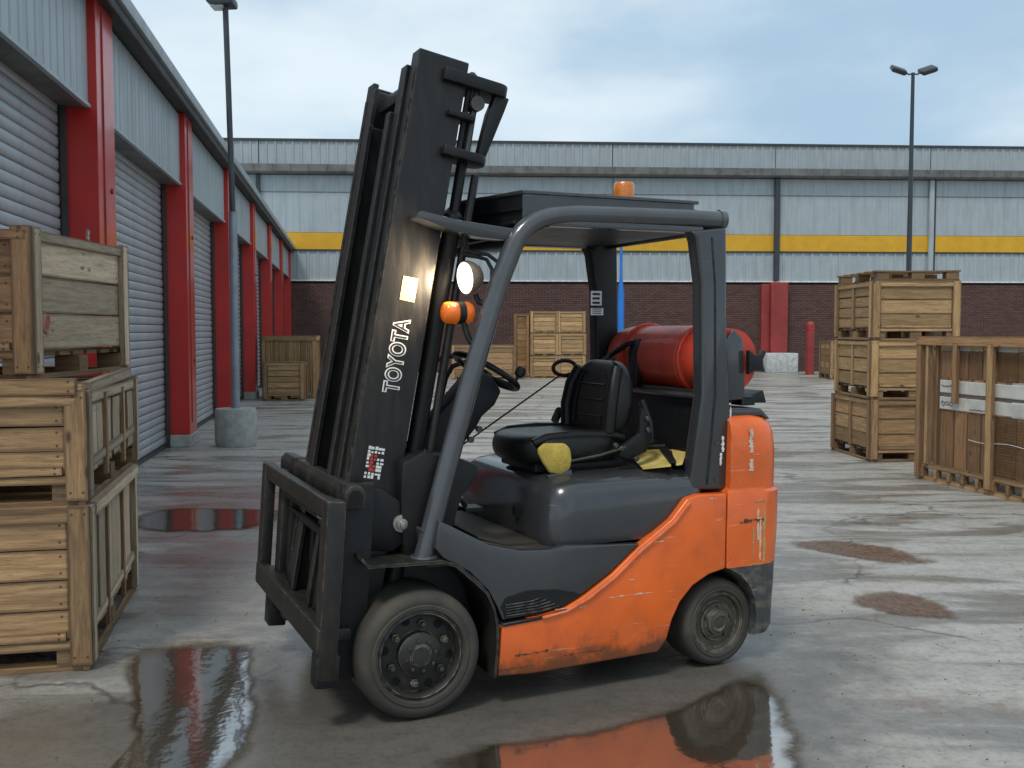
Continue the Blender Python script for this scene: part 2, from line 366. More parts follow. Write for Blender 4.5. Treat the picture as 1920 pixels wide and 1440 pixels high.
def put(name, me, parent=None, mw=None):
    o = bpy.data.objects.new(name, me); COL.objects.link(o)
    if mw is not None: o.matrix_local = mw
    if parent: o.parent = parent
    return o
def tag(o, label=None, cat=None, group=None, kind=None):
    if label: o['label'] = label
    if cat: o['category'] = cat
    if group: o['group'] = group
    if kind: o['kind'] = kind
    return o
def empty(name, loc, rz=0, label=None, cat=None, group=None):
    o = bpy.data.objects.new(name, None); COL.objects.link(o); o.location = loc; o.rotation_euler = (0, 0, R(rz)); o.empty_display_size = .2
    return tag(o, label, cat, group)
def copy_tree(o, parent=None):
    kids = [k for k in o.children]
    c = o.copy(); COL.objects.link(c); c.parent = parent
    for k in kids: copy_tree(k, c)
    return c
def cs(p0, p1, p2, n=6):
    """quadratic arc points"""
    return [tuple((1 - t) ** 2 * a + 2 * t * (1 - t) * b + t * t * c for a, b, c in zip(p0, p1, p2)) for t in [i / n for i in range(n + 1)]]

# ------------------------------------------------------------------ ground and puddles
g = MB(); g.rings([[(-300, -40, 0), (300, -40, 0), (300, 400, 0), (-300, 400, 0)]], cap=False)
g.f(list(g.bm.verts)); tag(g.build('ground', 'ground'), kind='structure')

def puddle(pts, mat, seed, jag=.012, z=.004):
    rnd = random.Random(seed); P = []
    n = len(pts)
    for i in range(n):       # closed Catmull-Rom through the control points, roughened
        p0, p1, p2, p3 = [Vector(pts[(i + k) % n]) for k in (-1, 0, 1, 2)]
        for q in range(9):
            t = q / 9
            p = .5 * ((2 * p1) + (-p0 + p2) * t + (2 * p0 - 5 * p1 + 4 * p2 - p3) * t * t + (-p0 + 3 * p1 - 3 * p2 + p3) * t ** 3)
            P.append(p + Vector((rnd.uniform(-jag, jag), rnd.uniform(-jag, jag))))
    P = [(P[i - 1] + P[i] * 2 + P[(i + 1) % len(P)]) / 4 for i in range(len(P))]
    c_ = sum(P, Vector((0, 0))) / len(P)
    vv, ff, dd = [], [], []; n = len(P); K = (1.18, 1.05, .92, .8, .65, .4)
    for q, k in enumerate(K):
        for p in P: w_ = c_ + (p - c_) * k; vv.append((w_.x, w_.y, z)); dd.append(q / 4.)
    vv.append((c_.x, c_.y, z)); dd.append(1.25)
    for q in range(len(K) - 1):
        for a in range(n): b = (a + 1) % n; ff.append((q * n + a, q * n + b, (q + 1) * n + b, (q + 1) * n + a))
    q = len(K) - 1
    for a in range(n): ff.append((q * n + a, q * n + (a + 1) % n, len(vv) - 1))
    me = bpy.data.meshes.new('puddle'); me.from_pydata(vv, [], ff); me.materials.append(M[mat])
    at = me.attributes.new('depth', 'FLOAT', 'POINT'); at.data.foreach_set('value', dd)
    return tag(put('puddle', me), kind='structure')
puddle([(-.14, 3.42), (.3, 3.62), (.66, 3.86), (.92, 4.12), (1.06, 4.12), (1.02, 3.65), (.93, 3.2), (.86, 2.7), (.3, 2.6), (-.1, 2.85)], 'water', 1)
puddle([(-1.72, 4.5), (-1.45, 4.66), (-1.25, 4.55), (-1.14, 4.2), (-1.02, 3.8), (-.98, 3.4), (-1.1, 3.1), (-1.35, 3.2), (-1.38, 3.6), (-1.52, 3.95)], 'water', 2)
puddle([(1.9, 6.95), (2.3, 7.05), (2.65, 6.75), (2.75, 6.4), (2.55, 6.3), (2.2, 6.5)], 'mud', 3)
puddle([(1.95, 5.6), (2.25, 5.65), (2.35, 5.3), (2.3, 5.12), (2.0, 5.15), (1.85, 5.35)], 'mud', 4)
puddle([(-2.9, 8.2), (-2.3, 8.25), (-1.9, 8.1), (-2.0, 7.5), (-2.5, 7.35), (-2.9, 7.6)], 'water', 5)
puddle([(1.6, 12.6), (2.6, 12.8), (3.3, 12.5), (2.4, 12.3)], 'water', 6)

rnd = random.Random(21); m = MB()
for k in range(1400):
    d_ = 3.0 + 14 * rnd.random() ** 1.6; x = rnd.uniform(-.62, .62) * d_; r_ = rnd.uniform(.002, .0065); a0 = rnd.uniform(0, 6)
    P_ = [(x + r_ * rnd.uniform(.6, 1.3) * math.cos(a0 + q * 1.57), d_ + r_ * rnd.uniform(.6, 1.3) * math.sin(a0 + q * 1.57), 0.0005) for q in range(4)]
    vs4 = [m.v(p) for p in P_]; tp = m.v((x, d_, r_ * rnd.uniform(.6, 1.2)))
    for q in range(4): m.f([vs4[q], vs4[(q + 1) % 4], tp])
M['grit'] = simple('grit', (.10, .09, .075), .9)
tag(m.build('grit', 'grit'), 'scattered dark grit and crumbs lying on the wet concrete', 'grit', kind='stuff')

# ------------------------------------------------------------------ back warehouse
BW = empty('warehouse', (-7.8, 34.8, 0), 3.32, 'long pale grey warehouse across the yard with a yellow band over brown brick', 'warehouse')
U0, U1 = -6.0, 42.0
def ribbed(name, mat, u0, u1, z0, z1, y, parent, pitch=.3, depth=.035, rib=.06, thick=None):
    """profiled metal sheet with standing ribs, facing -y"""
    m = MB(); pts = []; u = u0
    while u < u1 - 1e-6:
        e = min(u + pitch, u1)
        if e - u > rib * 2.5: pts += [(u, y), (e - rib * 1.6, y), (e - rib * 1.3, y - depth), (e - rib * .3, y - depth)]
        else: pts += [(u, y)]
        u = e
    pts.append((u1, y)); a = [m.v((p[0], p[1], z0)) for p in pts]; b = [m.v((p[0], p[1], z1)) for p in pts]
    for i in range(len(pts) - 1): m.f([a[i], a[i + 1], b[i + 1], b[i]])
    return m.build(name, mat, parent, 10)
joints = [U0, -.95, 4.3, 11.38, 17.23, 22.9, 28.9, 35, U1]
for a, b in zip(joints[:-1], joints[1:]):
    ribbed('cladding_panel', 'clad', a + .012, b - .012, 3.24, 4.27, 0, BW, .34, .03)
    MB().box(a + .012, b - .012, -.035, .02, 4.285, 4.86).bevel(.006, 1).build('yellow_panel', 'yellow', BW)
    ribbed('cladding_panel', 'clad', a + .012, b - .012, 4.875, 6.25, 0, BW, .46, .012, .03)
    ribbed('cladding_panel', 'clad', a + .012, b - .012, 6.27, 6.84, .0, BW, .46, .012, .03)
    ribbed('upper_cladding_panel', 'clad2', a + .012, b - .012, 7.19, 8.02, .12, BW, .30, .028)
MB().box(U0, U1, .03, .3, 3.2, 7.1).build('wall', 'soffit', BW)
MB().box(U0, U1, .17, .4, 7.1, 8.0).build('wall', 'soffit', BW)
MB().box(U0, U1, -.06, .2, 3.19, 3.235).build('drip_trim', 'white', BW)
MB().box(U0, U1, -.02, .2, 3.12, 3.188).build('trim_shadow_strip', 'dark', BW)  # solid dark strip painting in the shadow under the drip trim
MB().box(U0, U1, -.055, .0, 4.235, 4.283).build('band_trim', 'soffit', BW)
gt = MB(); gt.prism([(.1, 6.86), (-.32, 6.86), (-.38, 6.92), (-.38, 7.16), (-.34, 7.16), (-.34, 7.12), (.1, 7.12)], U0, U1, 'yz'); gt.build('gutter', 'gutter', BW, 20)
m = MB()
u = U0
while u < U1: m.box(u, u + .02, -.4, -.38, 6.9, 7.17); u += .62
tag(m.build('gutter_bracket', 'gutter', BW), kind='stuff')
MB().box(U0, U1, .06, .5, 8.02, 8.1).build('roof_trim', 'soffit', BW)
MB().box(U0, U1, .3, 14, 7.6, 7.7).build('roof', 'gutter', BW)
for u in (-.95,):
    if u > U0: MB().box(u - .07, u + .07, -.14, -.04, 4.9, 6.85).bevel(.02, 1).build('downpipe', 'pole', BW)
MB().box(22.87 - .09, 22.87 + .09, -.16, -.04, 3.24, 6.85).bevel(.03, 1).build('downpipe', 'clad', BW)
MB().box(22.87 + .12, 22.87 + .16, -.1, -.04, 3.24, 6.85).build('conduit', 'soffit', BW)
# dark downpipe that ends on the red pillar
MB().box(17.23 - .09, 17.23 + .09, -.2, -.04, 3.24, 6.85).bevel(.02, 1).build('downpipe', 'pole', BW)
MB().box(U0, U1, -.012, -.0, 6.245, 6.275).build('panel_joint', 'gutter', BW)
# brick base: every brick real, joined (several thousand of them)
m = MB(); rnd = random.Random(3); z = .02; row = 0
m2 = MB().box(U0, U1, .02, .3, 0, 3.12).build('wall', 'mortar', BW)
import numpy as np
vs_l, fs_l = [], []
while z < 3.1:
    u = U0 + (.1125 if row % 2 else 0)
    while u < 34:
        d = rnd.uniform(-.004, .004); a = len(vs_l); y0 = -.01 + d
        for (x, y, zz) in ((u + .005, y0, z + .005), (u + .22, y0, z + .005), (u + .22, y0, z + .07), (u + .005, y0, z + .07),
                           (u + .005, .03, z + .005), (u + .22, .03, z + .005), (u + .22, .03, z + .07), (u + .005, .03, z + .07)):
            vs_l.append((x, y, zz))
        fs_l += [(a, a + 1, a + 2, a + 3), (a, a + 4, a + 5, a + 1), (a + 1, a + 5, a + 6, a + 2), (a + 2, a + 6, a + 7, a + 3), (a + 3, a + 7, a + 4, a)]
        u += .225
    z += .075; row += 1
me = bpy.data.meshes.new('brick'); me.from_pydata(vs_l, [], fs_l); me.materials.append(M['brick']); tag(put('brick', me, BW), kind='stuff')
# red pillar against the brick and its block
MB().box(16.70, 17.0, -.16, .0, 0, 3.12).bevel(.01, 1).build('pillar', 'redwall', BW)
MB().box(17.005, 17.62, -.3, .0, 0, 3.18).bevel(.01, 1).build('pillar', 'redwall', BW)

ca, sa = math.cos(R(3.32)), math.sin(R(3.32))
def bwp(u, y=0, z=0): return (-7.8 + u * ca - y * sa, 34.8 + u * sa + y * ca, z)
blk = MB().box(-.56, .56, -.35, .35, 0, .68).bevel(.03, 2).build('concrete_block', 'concw'); blk.location = bwp(17.2, -.7); blk.rotation_euler = (0, 0, R(3.3))
tag(blk, 'pale square concrete block at the foot of the red pillar on the brick wall', 'block')
bo = empty('bollard', bwp(18.68 - .02 - .0, -.5), 0, 'tall round red bollard standing alone before the brick wall', 'bollard')
MB().lathe([(.145, 0), (.145, 1.62), (.135, 1.7), (.09, 1.76), (.03, 1.78)], (0, 0, 0), 'z', 20).build('post', 'redwall', bo)
MB().lathe([(.155, 1.5), (.155, 1.54)], (0, 0, 0), 'z', 20).build('band', 'red', bo)
bo.location = (9.95, 33.3, 0)
bp_ = empty('pole', (3.32, 30.5, 0), 0, 'thin bright blue pole seen through the truck guard, by the brick wall', 'pole')
MB().lathe([(.1, 0), (.1, 2.6), (.045, 3.1), (.045, 5.0), (.02, 5.02)], (0, 0, 0), 'z', 14).build('shaft', 'blue', bp_)
MB().box(-.16, .16, -.16, .16, 0, .03).bevel(.005, 1).build('base_plate', 'blue', bp_)

# ------------------------------------------------------------------ left unit with shutters (axis s along the wall, +n towards the yard)
LA = 9.17                                     # wall runs away from the camera, drifting left
LB = empty('warehouse', (-4.10, 12.6, 0), 90 + LA, 'grey shuttered unit on the left with red pillars and a long gutter', 'warehouse')
# local x = along the wall away from the camera, local y = away from the yard (into the building)
def lx(d): return (d - 12.6) / math.cos(R(LA))
SP = 4.457; P0 = lx(8.3)
NB = 7
FW = .60
for i in range(-1, NB):
    x0 = P0 + SP * i
    bigp = MB().box(x0, x0 + FW, .0, .42, .16, 4.22).bevel(.004, 1).build('pillar', 'red', LB)
    MB().box(x0 + FW + .001, x0 + FW + .05, .05, .3, .12, 4.2).build('edge_strip', 'clad', bigp)
    MB().box(x0 + .18, x0 + .2, -.01, .0, .3, 4.15).build('seam', 'redwall', bigp)
    MB().box(x0 - .02, x0 + FW + .02, -.02, .42, .0, .158).bevel(.01, 1).build('base', 'conc', bigp)
    for zz in (1.1, 2.7): MB().lathe([(.025, -.012), (.025, 0)], (x0 + .45, 0, zz), 'y', 8).build('bolt', 'bolt', bigp)
    a, b = x0 + FW + .052, x0 + SP
    if i == NB - 1: b = a + 2
    # ribbed header, its wall, trim and soffit
    m = MB(); u = a; pts = []
    while u < b: pts += [(u, .07), (min(u + .13, b), .07), (min(u + .145, b), .085), (min(u + .16, b), .085)]; u += .175
    A = [m.v((p[0], p[1], 3.33)) for p in pts]; B = [m.v((p[0], p[1], 4.2)) for p in pts]
    for k in range(len(pts) - 1): m.f([A[k], A[k + 1], B[k + 1], B[k]])
    m.build('header_panel', 'clad', LB, 10)
    MB().box(a, b, .09, .45, 3.36, 4.2).build('header_wall', 'soffit', LB)
    MB().box(a, b, .05, .089, 3.315, 3.345).build('header_trim', 'clad', LB)
    MB().box(a, b, .09, .30, 3.32, 3.355).build('header_soffit', 'gutter', LB)
    # rolling shutter
    dr = empty('shutter_door', (a, .31, 0)); dr.parent = LB
    w = b - a
    if i in (-1, 0, 1, 2):
        sm = MB(); prof = [(.004, 0), (-.008, .008), (-.014, .03), (-.014, .066), (-.008, .084), (.004, .0905), (.012, .0905), (.012, 0)]
        sm.prism(prof, 0, w, 'yz'); sme = sm.mesh('slat', 'slat', 60)
        for k in range(35): put('slat', sme, dr, Matrix.Translation((0, random.uniform(-.003, .003), .05 + k * .0945)))
        MB().box(0, w, -.03, .02, .0, .045).build('bottom_rail', 'soffit', dr)
    else:
        sm = MB()
        for k in range(35):
            z = .05 + k * .0945; sm.prism([(0, z), (-.022, z + .02), (-.022, z + .07), (0, z + .09)], 0, w, 'yz')
        tag(sm.build('slat', 'slat', dr), kind='stuff')
    MB().box(0, w, .03, .06, 0, 3.36).build('backing', 'dark', dr)
    for gx in (0, w - .06): MB().box(gx, gx + .06, -.07, -.032, 0, 3.33).build('guide_rail', 'soffit', dr)
XE = P0 + SP * (NB - 1) + FW + 2; XS = P0 - SP
MB().box(XS, XE, -.10, .44, 4.222, 4.29).build('soffit', 'soffit', LB)
MB().prism([(-.14, 4.292), (-.15, 4.40), (-.13, 4.43), (.44, 4.43), (.44, 4.292)], XS, XE, 'yz').bevel(.006, 1).build('gutter', 'clad2', LB, 25)
MB().prism([(.0, 4.435), (.02, 4.47), (6, 5.17), (6, 5.1), (.02, 4.435)], XS, XE, 'yz').build('roof', 'clad2', LB)
MB().tube([(XS, -.10, 4.19), (XE, -.10, 4.19)], .018, 6).build('cable', 'soffit', LB)
MB().box(XS, XE, .45, .6, 0, 4.2).build('wall', 'soffit', LB)

# ------------------------------------------------------------------ lamp posts
lp = empty('street_lamp', (-3.57, 12.85, 0), 0, 'slim grey lamp post rising from a round concrete base beside the red pillars', 'lamp post')
MB().lathe([(.245, 0), (.265, .05), (.265, .44), (.25, .485), (.06, .49)], (0, 0, 0), 'z', 28).build('concrete_base', 'conc', lp)
MB().lathe([(.055, .48), (.052, 3.0)], (0, 0, 0), 'z', 14).build('pole', 'galv', lp)
MB().tube([(0, 0, 3.0), (-.03, 0, 4.5), (-.055, 0, 5.62)], .036, 12).build('pole', 'pole', lp)
hd = MB(); hd.prism([(-.30, 5.72), (-.26, 5.60), (-.16, 5.57), (.07, 5.58), (.07, 5.66), (.02, 5.74)], -.14, .14).bevel(.02, 2); h = hd.build('lamp_head', 'pole', lp)
MB().box(-.22, -.06, -.1, .1, 5.555, 5.575).build('lens', 'lampglass', h)
lp2 = empty('street_lamp', (9.82, 24.8, 0), 0, 'tall dark lamp post with two floodlights behind the crates on the right', 'lamp post')
MB().lathe([(.075, 0), (.06, 4), (.042, 7.78)], (0, 0, 0), 'z', 14).build('pole', 'pole', lp2)
MB().box(-.2, .2, -.2, .2, 0, .04).build('base_plate', 'galv', lp2)
MB().tube([(-.22, 0, 7.8), (-.1, 0, 7.74), (0, 0, 7.76), (.1, 0, 7.74), (.22, 0, 7.8)], .02, 8).build('cross_arm', 'pole', lp2)
for s_ in (-1, 1):
    T = Matrix.Translation((s_ * .36, 0, 7.84)) @ Matrix.Rotation(R(-18 * s_), 4, 'Y') @ Matrix.Rotation(R(28), 4, 'X')
    h = MB(T).box(-.19, .19, -.16, .16, -.05, .06).bevel(.03, 2).build('floodlight', 'pole', lp2)
    MB(T).box(-.15, .15, -.12, .12, -.062, -.051).build('glass', 'lampglass', h)

# ------------------------------------------------------------------ crates
def _attr(me, hx, hw):
    for n_, v_ in (('half', hx), ('hw', hw)):
        a = me.attributes.new(n_, 'FLOAT', 'POINT'); a.data.foreach_set('value', [v_] * len(me.vertices))
def plank(parent, p0, p1, w, t, wdir, mat, name='plank', bow=.003, jit=.0):
    """board from p0 to p1 (centre line), width w along wdir, thickness t; own local X = grain"""
    p0, p1 = Vector(p0), Vector(p1); x = (p1 - p0); Ln = x.length; x.normalize()
    y = Vector(wdir); y = (y - x * y.dot(x)).normalized(); z = x.cross(y)
    m = MB(); N = 3; rs = []
    b = random.uniform(-bow, bow); e0, e1 = random.uniform(-.004, .004), random.uniform(-.004, .004)
    for i in range(N + 1):
        q = i / N; xx = -Ln / 2 + Ln * q + (e0 if i == 0 else e1 if i == N else 0)
        dz = b * math.sin(math.pi * q); ww = w / 2 + random.uniform(-.002, .002)
        rs.append([(xx, -ww, -t / 2 + dz), (xx, ww, -t / 2 + dz), (xx, ww, t / 2 + dz), (xx, -ww, t / 2 + dz)])
    m.rings(rs); me = m.mesh(name, mat, 30); _attr(me, Ln / 2, w / 2)
    c = (p0 + p1) / 2 + Vector((random.uniform(-jit, jit), random.uniform(-jit, jit), random.uniform(-jit, jit)))
    mw = Matrix((x, y, z)).transposed().to_4x4(); mw.translation = c
    return put(name, me, parent, mw)

def pallet_base(o, w, d, mat, top=.13, nx=3):
    for iy in (-1, 0, 1): plank(o, (-w / 2, iy * (d / 2 - .06), .012), (w / 2, iy * (d / 2 - .06), .012), .1, .022, (0, 1, 0), mat, 'skid_board')
    for sx in (-1, 1): plank(o, (sx * (w / 2 - .012), -d / 2, .015), (sx * (w / 2 - .012), d / 2, .015), .026, .024, (1, 0, 0), mat, 'skid_board')
    for iy in (-1, 0, 1):
        for ix in range(nx):
            fx = -1 + 2 * ix / (nx - 1)
            plank(o, (fx * (w / 2 - .07) - .065, iy * (d / 2 - .06), .064), (fx * (w / 2 - .07) + .065, iy * (d / 2 - .06), .064), .1, .08, (0, 1, 0), mat, 'pallet_block', 0)
    for sy in (-1, 1): plank(o, (-w / 2, sy * (d / 2 - .012), top - .012), (w / 2, sy * (d / 2 - .012), top - .012), .035, .026, (0, 0, 1), mat, 'deck_board')
    nb = max(5, int(d / .16))
    for k in range(nb): 
        y = -d / 2 + .08 + (d - .16) * k / (nb - 1); plank(o, (-w / 2 + .03, y, top - .01), (w / 2 - .03, y, top - .01), .12, .02, (0, 1, 0), mat, 'deck_board')

def crate(o, w, d, h, mat, rows=4, side_mat=None, side_rows=None, side_vertical=False, lid=False, post=.09, gap=.006, mid_front=False, mid_side=True, base=.13, lidtop=0):
    sm = side_mat or mat; side_rows = side_rows or rows
    pallet_base(o, w, d, mat, base)
    top = h - lidtop
    H = top - base - .05
    for s in (-1, 1):          # front and back faces
        y = s * (d / 2 - .022)
        for r in range(rows):
            z = base + .01 + H * (r + .5) / rows
            plank(o, (-w / 2 + post * .9, y, z), (w / 2 - post * .9, y, z), H / rows - gap, .02, (0, 0, 1), mat, jit=.002)
        plank(o, (-w / 2 + .01, s * (d / 2 - .015), top - .03), (w / 2 - .01, s * (d / 2 - .015), top - .03), .05, .045, (0, 0, 1), mat, 'rail')
        plank(o, (-w / 2 + post, s * (d / 2 - .003), base + .03), (w / 2 - post, s * (d / 2 - .003), base + .03), .04, .018, (0, 0, 1), mat, 'rail')
        if mid_front: plank(o, (0, s * (d / 2 - .004), base), (0, s * (d / 2 - .004), top - .05), .08, .02, (1, 0, 0), mat, 'batten')
    for s in (-1, 1):          # sides
        x = s * (w / 2 - .022)
        if side_vertical:
            n = side_rows
            for k in range(n):
                y = -d / 2 + post + (d - 2 * post) * (k + .5) / n
                plank(o, (x + s * .010, y, base + .01 + random.uniform(-.02, .01)), (x + s * .010, y, top - .06), (d - 2 * post) / n - .010, .02, (0, 1, 0), sm, jit=.006)
            for q in (.33, .68):
                y = -d / 2 + d * q; plank(o, (s * (w / 2 + .006), y, base - .05), (s * (w / 2 + .006), y, top - .02), .045, .018, (0, 1, 0), mat, 'batten', jit=.004)
            plank(o, (s * (w / 2 - .001), -d / 2 + post, base + .05), (s * (w / 2 - .001), d / 2 - post, base + .09), .045, .022, (0, 0, 1), sm, 'rail')
        else:
            for r in range(side_rows):
                z = base + .01 + H * (r + .5) / side_rows
                plank(o, (x, -d / 2 + post * .9, z), (x, d / 2 - post * .9, z), H / side_rows - gap, .02, (0, 0, 1), sm, jit=.003)
            if mid_side: plank(o, (s * (w / 2 - .004), .02, base), (s * (w / 2 - .004), .02, top - .05), .07, .02, (0, 1, 0), sm, 'batten')
        plank(o, (s * (w / 2 - .013), -d / 2 + .03, top - .028), (s * (w / 2 - .013), d / 2 - .03, top - .028), .05, .04, (0, 0, 1), sm, 'rail')
    for sx in (-1, 1):
        for sy in (-1, 1):
            plank(o, (sx * (w / 2 - post / 2 + .012), sy * (d / 2 - .01), .03), (sx * (w / 2 - post / 2 + .012), sy * (d / 2 - .01), top + .012), post, .035, (1, 0, 0), mat, 'post')
            plank(o, (sx * (w / 2 + .006), sy * (d / 2 - .055), .03), (sx * (w / 2 + .006), sy * (d / 2 - .055), top + .008), post * .8, .03, (0, 1, 0), sm, 'post')
    if lid:
        n = max(5, int(d / .17))
        for k in range(n):
            y = -d / 2 + .08 + (d - .16) * k / (n - 1); plank(o, (-w / 2 + .02, y, top + .002), (w / 2 - .02, y, top + .002), .14, .018, (0, 1, 0), mat, 'lid_board', jit=.003)
    return o

GL = 'stacked crates at the left edge'
def corner_place(cx, cy, w, d, yaw, z):
    """centre of a crate whose near right corner stands at (cx, cy)"""
    c, s = math.cos(R(yaw)), math.sin(R(yaw)); x, y = -w / 2, d / 2
    return (cx + c * x - s * y, cy + s * x + c * y, z)
c1 = crate(empty('crate', corner_place(-1.86, 4.32, 1.25, 1.42, 13, 0), 13, 'brown wooden crate standing on the ground, bottom of the left stack', 'crate', GL), 1.25, 1.42, .715, 'wood', 4, 'wood_pale', 7, True, lid=True)
c2 = crate(empty('crate', corner_place(-1.88, 4.36, 1.25, 1.40, 12, .722), 12, 'brown wooden crate in the middle of the left stack, with a broken rail above it', 'crate', GL), 1.25, 1.40, .50, 'wood', 3, 'wood_pale', 6, True, lid=True)
plank(c2, (-.22, -.69, .525), (.6, -.69, .53), .07, .05, (0, 0, 1), 'wood', 'broken_rail')
plank(c2, (.60, -.5, .515), (.61, .55, .54), .05, .04, (0, 0, 1), 'wood_pale', 'broken_rail')
plank(c1, (.625, -.6, .70), (.64, .62, .71), .06, .05, (0, 0, 1), 'wood_pale', 'rail')
c3 = crate(empty('crate', corner_place(-2.25, 4.66, 1.2, 1.18, 0, 1.262), 0, 'weathered pale crate with knots and a red smudge, topmost of the left stack', 'crate', GL), 1.2, 1.18, .71, 'wood', 3, 'wood_pale', 3, False, mid_side=False)
# small splinter on its rim and a red chalk smudge
plank(c3, (.59, .1, .71), (.585, .12, .77), .03, .008, (0, 1, 0), 'wood_pale', 'splinter')
sm_ = NT('red_smudge'); v_ = sm_.coord(); nn_ = sm_.noise(v_, 22, 5, .7)
sm_.col(sm_.ramp(nn_, [(.4, (.33, .06, .04)), (.6, (.36, .26, .17))])); sm_.set(Roughness=.9); M['smudge'] = sm_.m
m = MB(); m.prism([(-.41 + .05 * math.cos(a) * random.uniform(.6, 1.2), .27 + .055 * math.sin(a) * random.uniform(.6, 1.2)) for a in [k * .63 for k in range(10)]], .5935, .595, 'yz'); m.build('red_mark', 'smudge', c3)

GR = 'stacked crates on the right'
rx, ry = 4.07, 11.25
def rcrate(z, h, mat, rows, label, yaw=2, dx=0, w=1.0, d=1.2, **k):
    c, s = math.cos(R(yaw)), math.sin(R(yaw))
    return crate(empty('crate', (rx + dx + c * w / 2 - s * d / 2, ry + s * w / 2 + c * d / 2, z), yaw, label, 'crate', GR), w, d, h, mat, rows, **k)
rcrate(0, .70, 'wood', 3, 'plank crate on the ground at the bottom of the right stack', 3, .0, 1.02, side_rows=3, lid=True)
rcrate(.71, .66, 'wood_bright', 3, 'orange brown plank crate in the middle of the right stack', 1, -.01, 1.0, side_rows=3, lid=True)
rcrate(1.38, .66, 'wood_bright', 3, 'bright plank crate on top of the right stack under an empty pallet', 2, .0, .98, side_rows=4, lid=True)
pl = empty('pallet', (rx + .48, ry + .62, 2.05), 2, 'empty wooden pallet lying on top of the right crate stack', 'pallet')
for sy in (-.5, 0, .5): plank(pl, (-.48, sy * 1.08, .012), (.48, sy * 1.08, .012), .1, .022, (0, 1, 0), 'wood', 'skid_board')
for sy in (-.5, 0, .5):
    for fx in (-.4, 0, .4): plank(pl, (fx - .07, sy * 1.08, .06), (fx + .07, sy * 1.08, .06), .1, .074, (0, 1, 0), 'wood', 'pallet_block', 0)
for k in range(6): plank(pl, (-.49, -.54 + 1.08 * k / 5, .106), (.49, -.54 + 1.08 * k / 5, .108 + random.uniform(-.004, .006)), .12, .018, (0, 1, 0), 'wood_bright', 'deck_board', .006)

# long open crate at the right edge: long face towards the truck
LC = empty('crate', (4.10, 9.98, 0), -77.0, 'long framed crate of woven brown panels with a white board band, at the right edge', 'crate')
LL, LH, LW = 2.9, 1.43, 1.0        # local x runs towards the camera along the face, local y into the crate
n_s = 7
plank(LC, (0, .02, .02), (LL, .02, .02), .05, .035, (0, 0, 1), 'wood', 'skid_board')
plank(LC, (0, .02, .15), (LL, .02, .15), .045, .04, (0, 0, 1), 'wood', 'rail')
plank(LC, (0, .98, .02), (LL, .98, .02), .05, .035, (0, 0, 1), 'wood', 'skid_board')
for k in range(15):
    x = .03 + (LL - .08) * k / 14; plank(LC, (x, .02, .085), (x + .05, .02, .085), .1, .06, (0, 0, 1), 'wood', 'pallet_block', 0)
for sx in (.0, LL):
    for yy in (.0, LW): plank(LC, (sx, yy, .03), (sx, yy, LH), .08, .06, (1, 0, 0), 'wood_red', 'post')
plank(LC, (.12, .0, .17), (.12, .0, LH - .05), .05, .05, (1, 0, 0), 'wood', 'post')
plank(LC, (.22, .03, .17), (.22, .03, LH - .05), .05, .03, (1, 0, 0), 'wood_red', 'post')
for yy in (0, LW): plank(LC, (-.04, yy, LH - .04), (LL + .04, yy, LH - .04), .09, .07, (0, 0, 1), 'wood_red', 'rail')
for xx in (0, LL): plank(LC, (xx, 0, LH - .03), (xx, LW, LH - .03), .07, .05, (0, 0, 1), 'wood', 'rail')
for k, x in enumerate((.55, 1.03, 1.55, 2.1, 2.6)): plank(LC, (x, -.022, .05 if k % 2 else .8), (x, -.022, LH - .06), .085 if k % 2 else .07, .03, (1, 0, 0), 'wood_bright' if k % 2 else 'wood_red', 'batten')
xs = [.26, .47, .66, .85, 1.05, 1.3, 1.55, 1.8, 2.05, 2.3, 2.58, 2.86]
for k in range(len(xs) - 1):
    plank(LC, ((xs[k] + xs[k + 1]) / 2, .045, .17), ((xs[k] + xs[k + 1]) / 2, .045, .72), xs[k + 1] - xs[k] - .008, .018, (1, 0, 0), 'ply', 'panel')
    plank(LC, ((xs[k] + xs[k + 1]) / 2, .045, 1.03), ((xs[k] + xs[k + 1]) / 2, .045, 1.3), xs[k + 1] - xs[k] - .008, .018, (1, 0, 0), 'ply', 'panel')
    plank(LC, (xs[k] + .004, .046, 1.325), (xs[k + 1] - .004, .046, 1.325), .075, .016, (0, 0, 1), ('board' if k in (1, 4) else 'wood_pale'), 'panel')
for z0, hh in ((.95, .12), (.79, .12)):
    for a, b in ((.26, .66), (.67, 1.55), (1.56, 2.86)): MB().box(a, b - .01, .024, .05, z0 - hh / 2, z0 + hh / 2).bevel(.004, 1).build('white_board', 'board', LC)
MB().box(.26, 2.86, .03, .05, .86, .885).build('glass_strip', 'gutter', LC)
# scribbled stencil lines on the near boards
def scrawl(parent, x0, x1, y, z, h, seed, mat='soffit', ax='x', n=7, r=.003):
    rnd = random.Random(seed); pts = []
    for k in range(n * 2):
        q = k / (n * 2 - 1); pts.append((x0 + (x1 - x0) * q, y, z + rnd.uniform(-h, h)))
    return MB().tube(pts, r, 4).build('ink_marking', mat, parent)
for j, (z_, ) in enumerate(((.955,), (.80,), (.775,))): scrawl(LC, .29, .46, .022, z_, .014, j)
scrawl(LC, .70, 1.0, .022, .755, .006, 9)
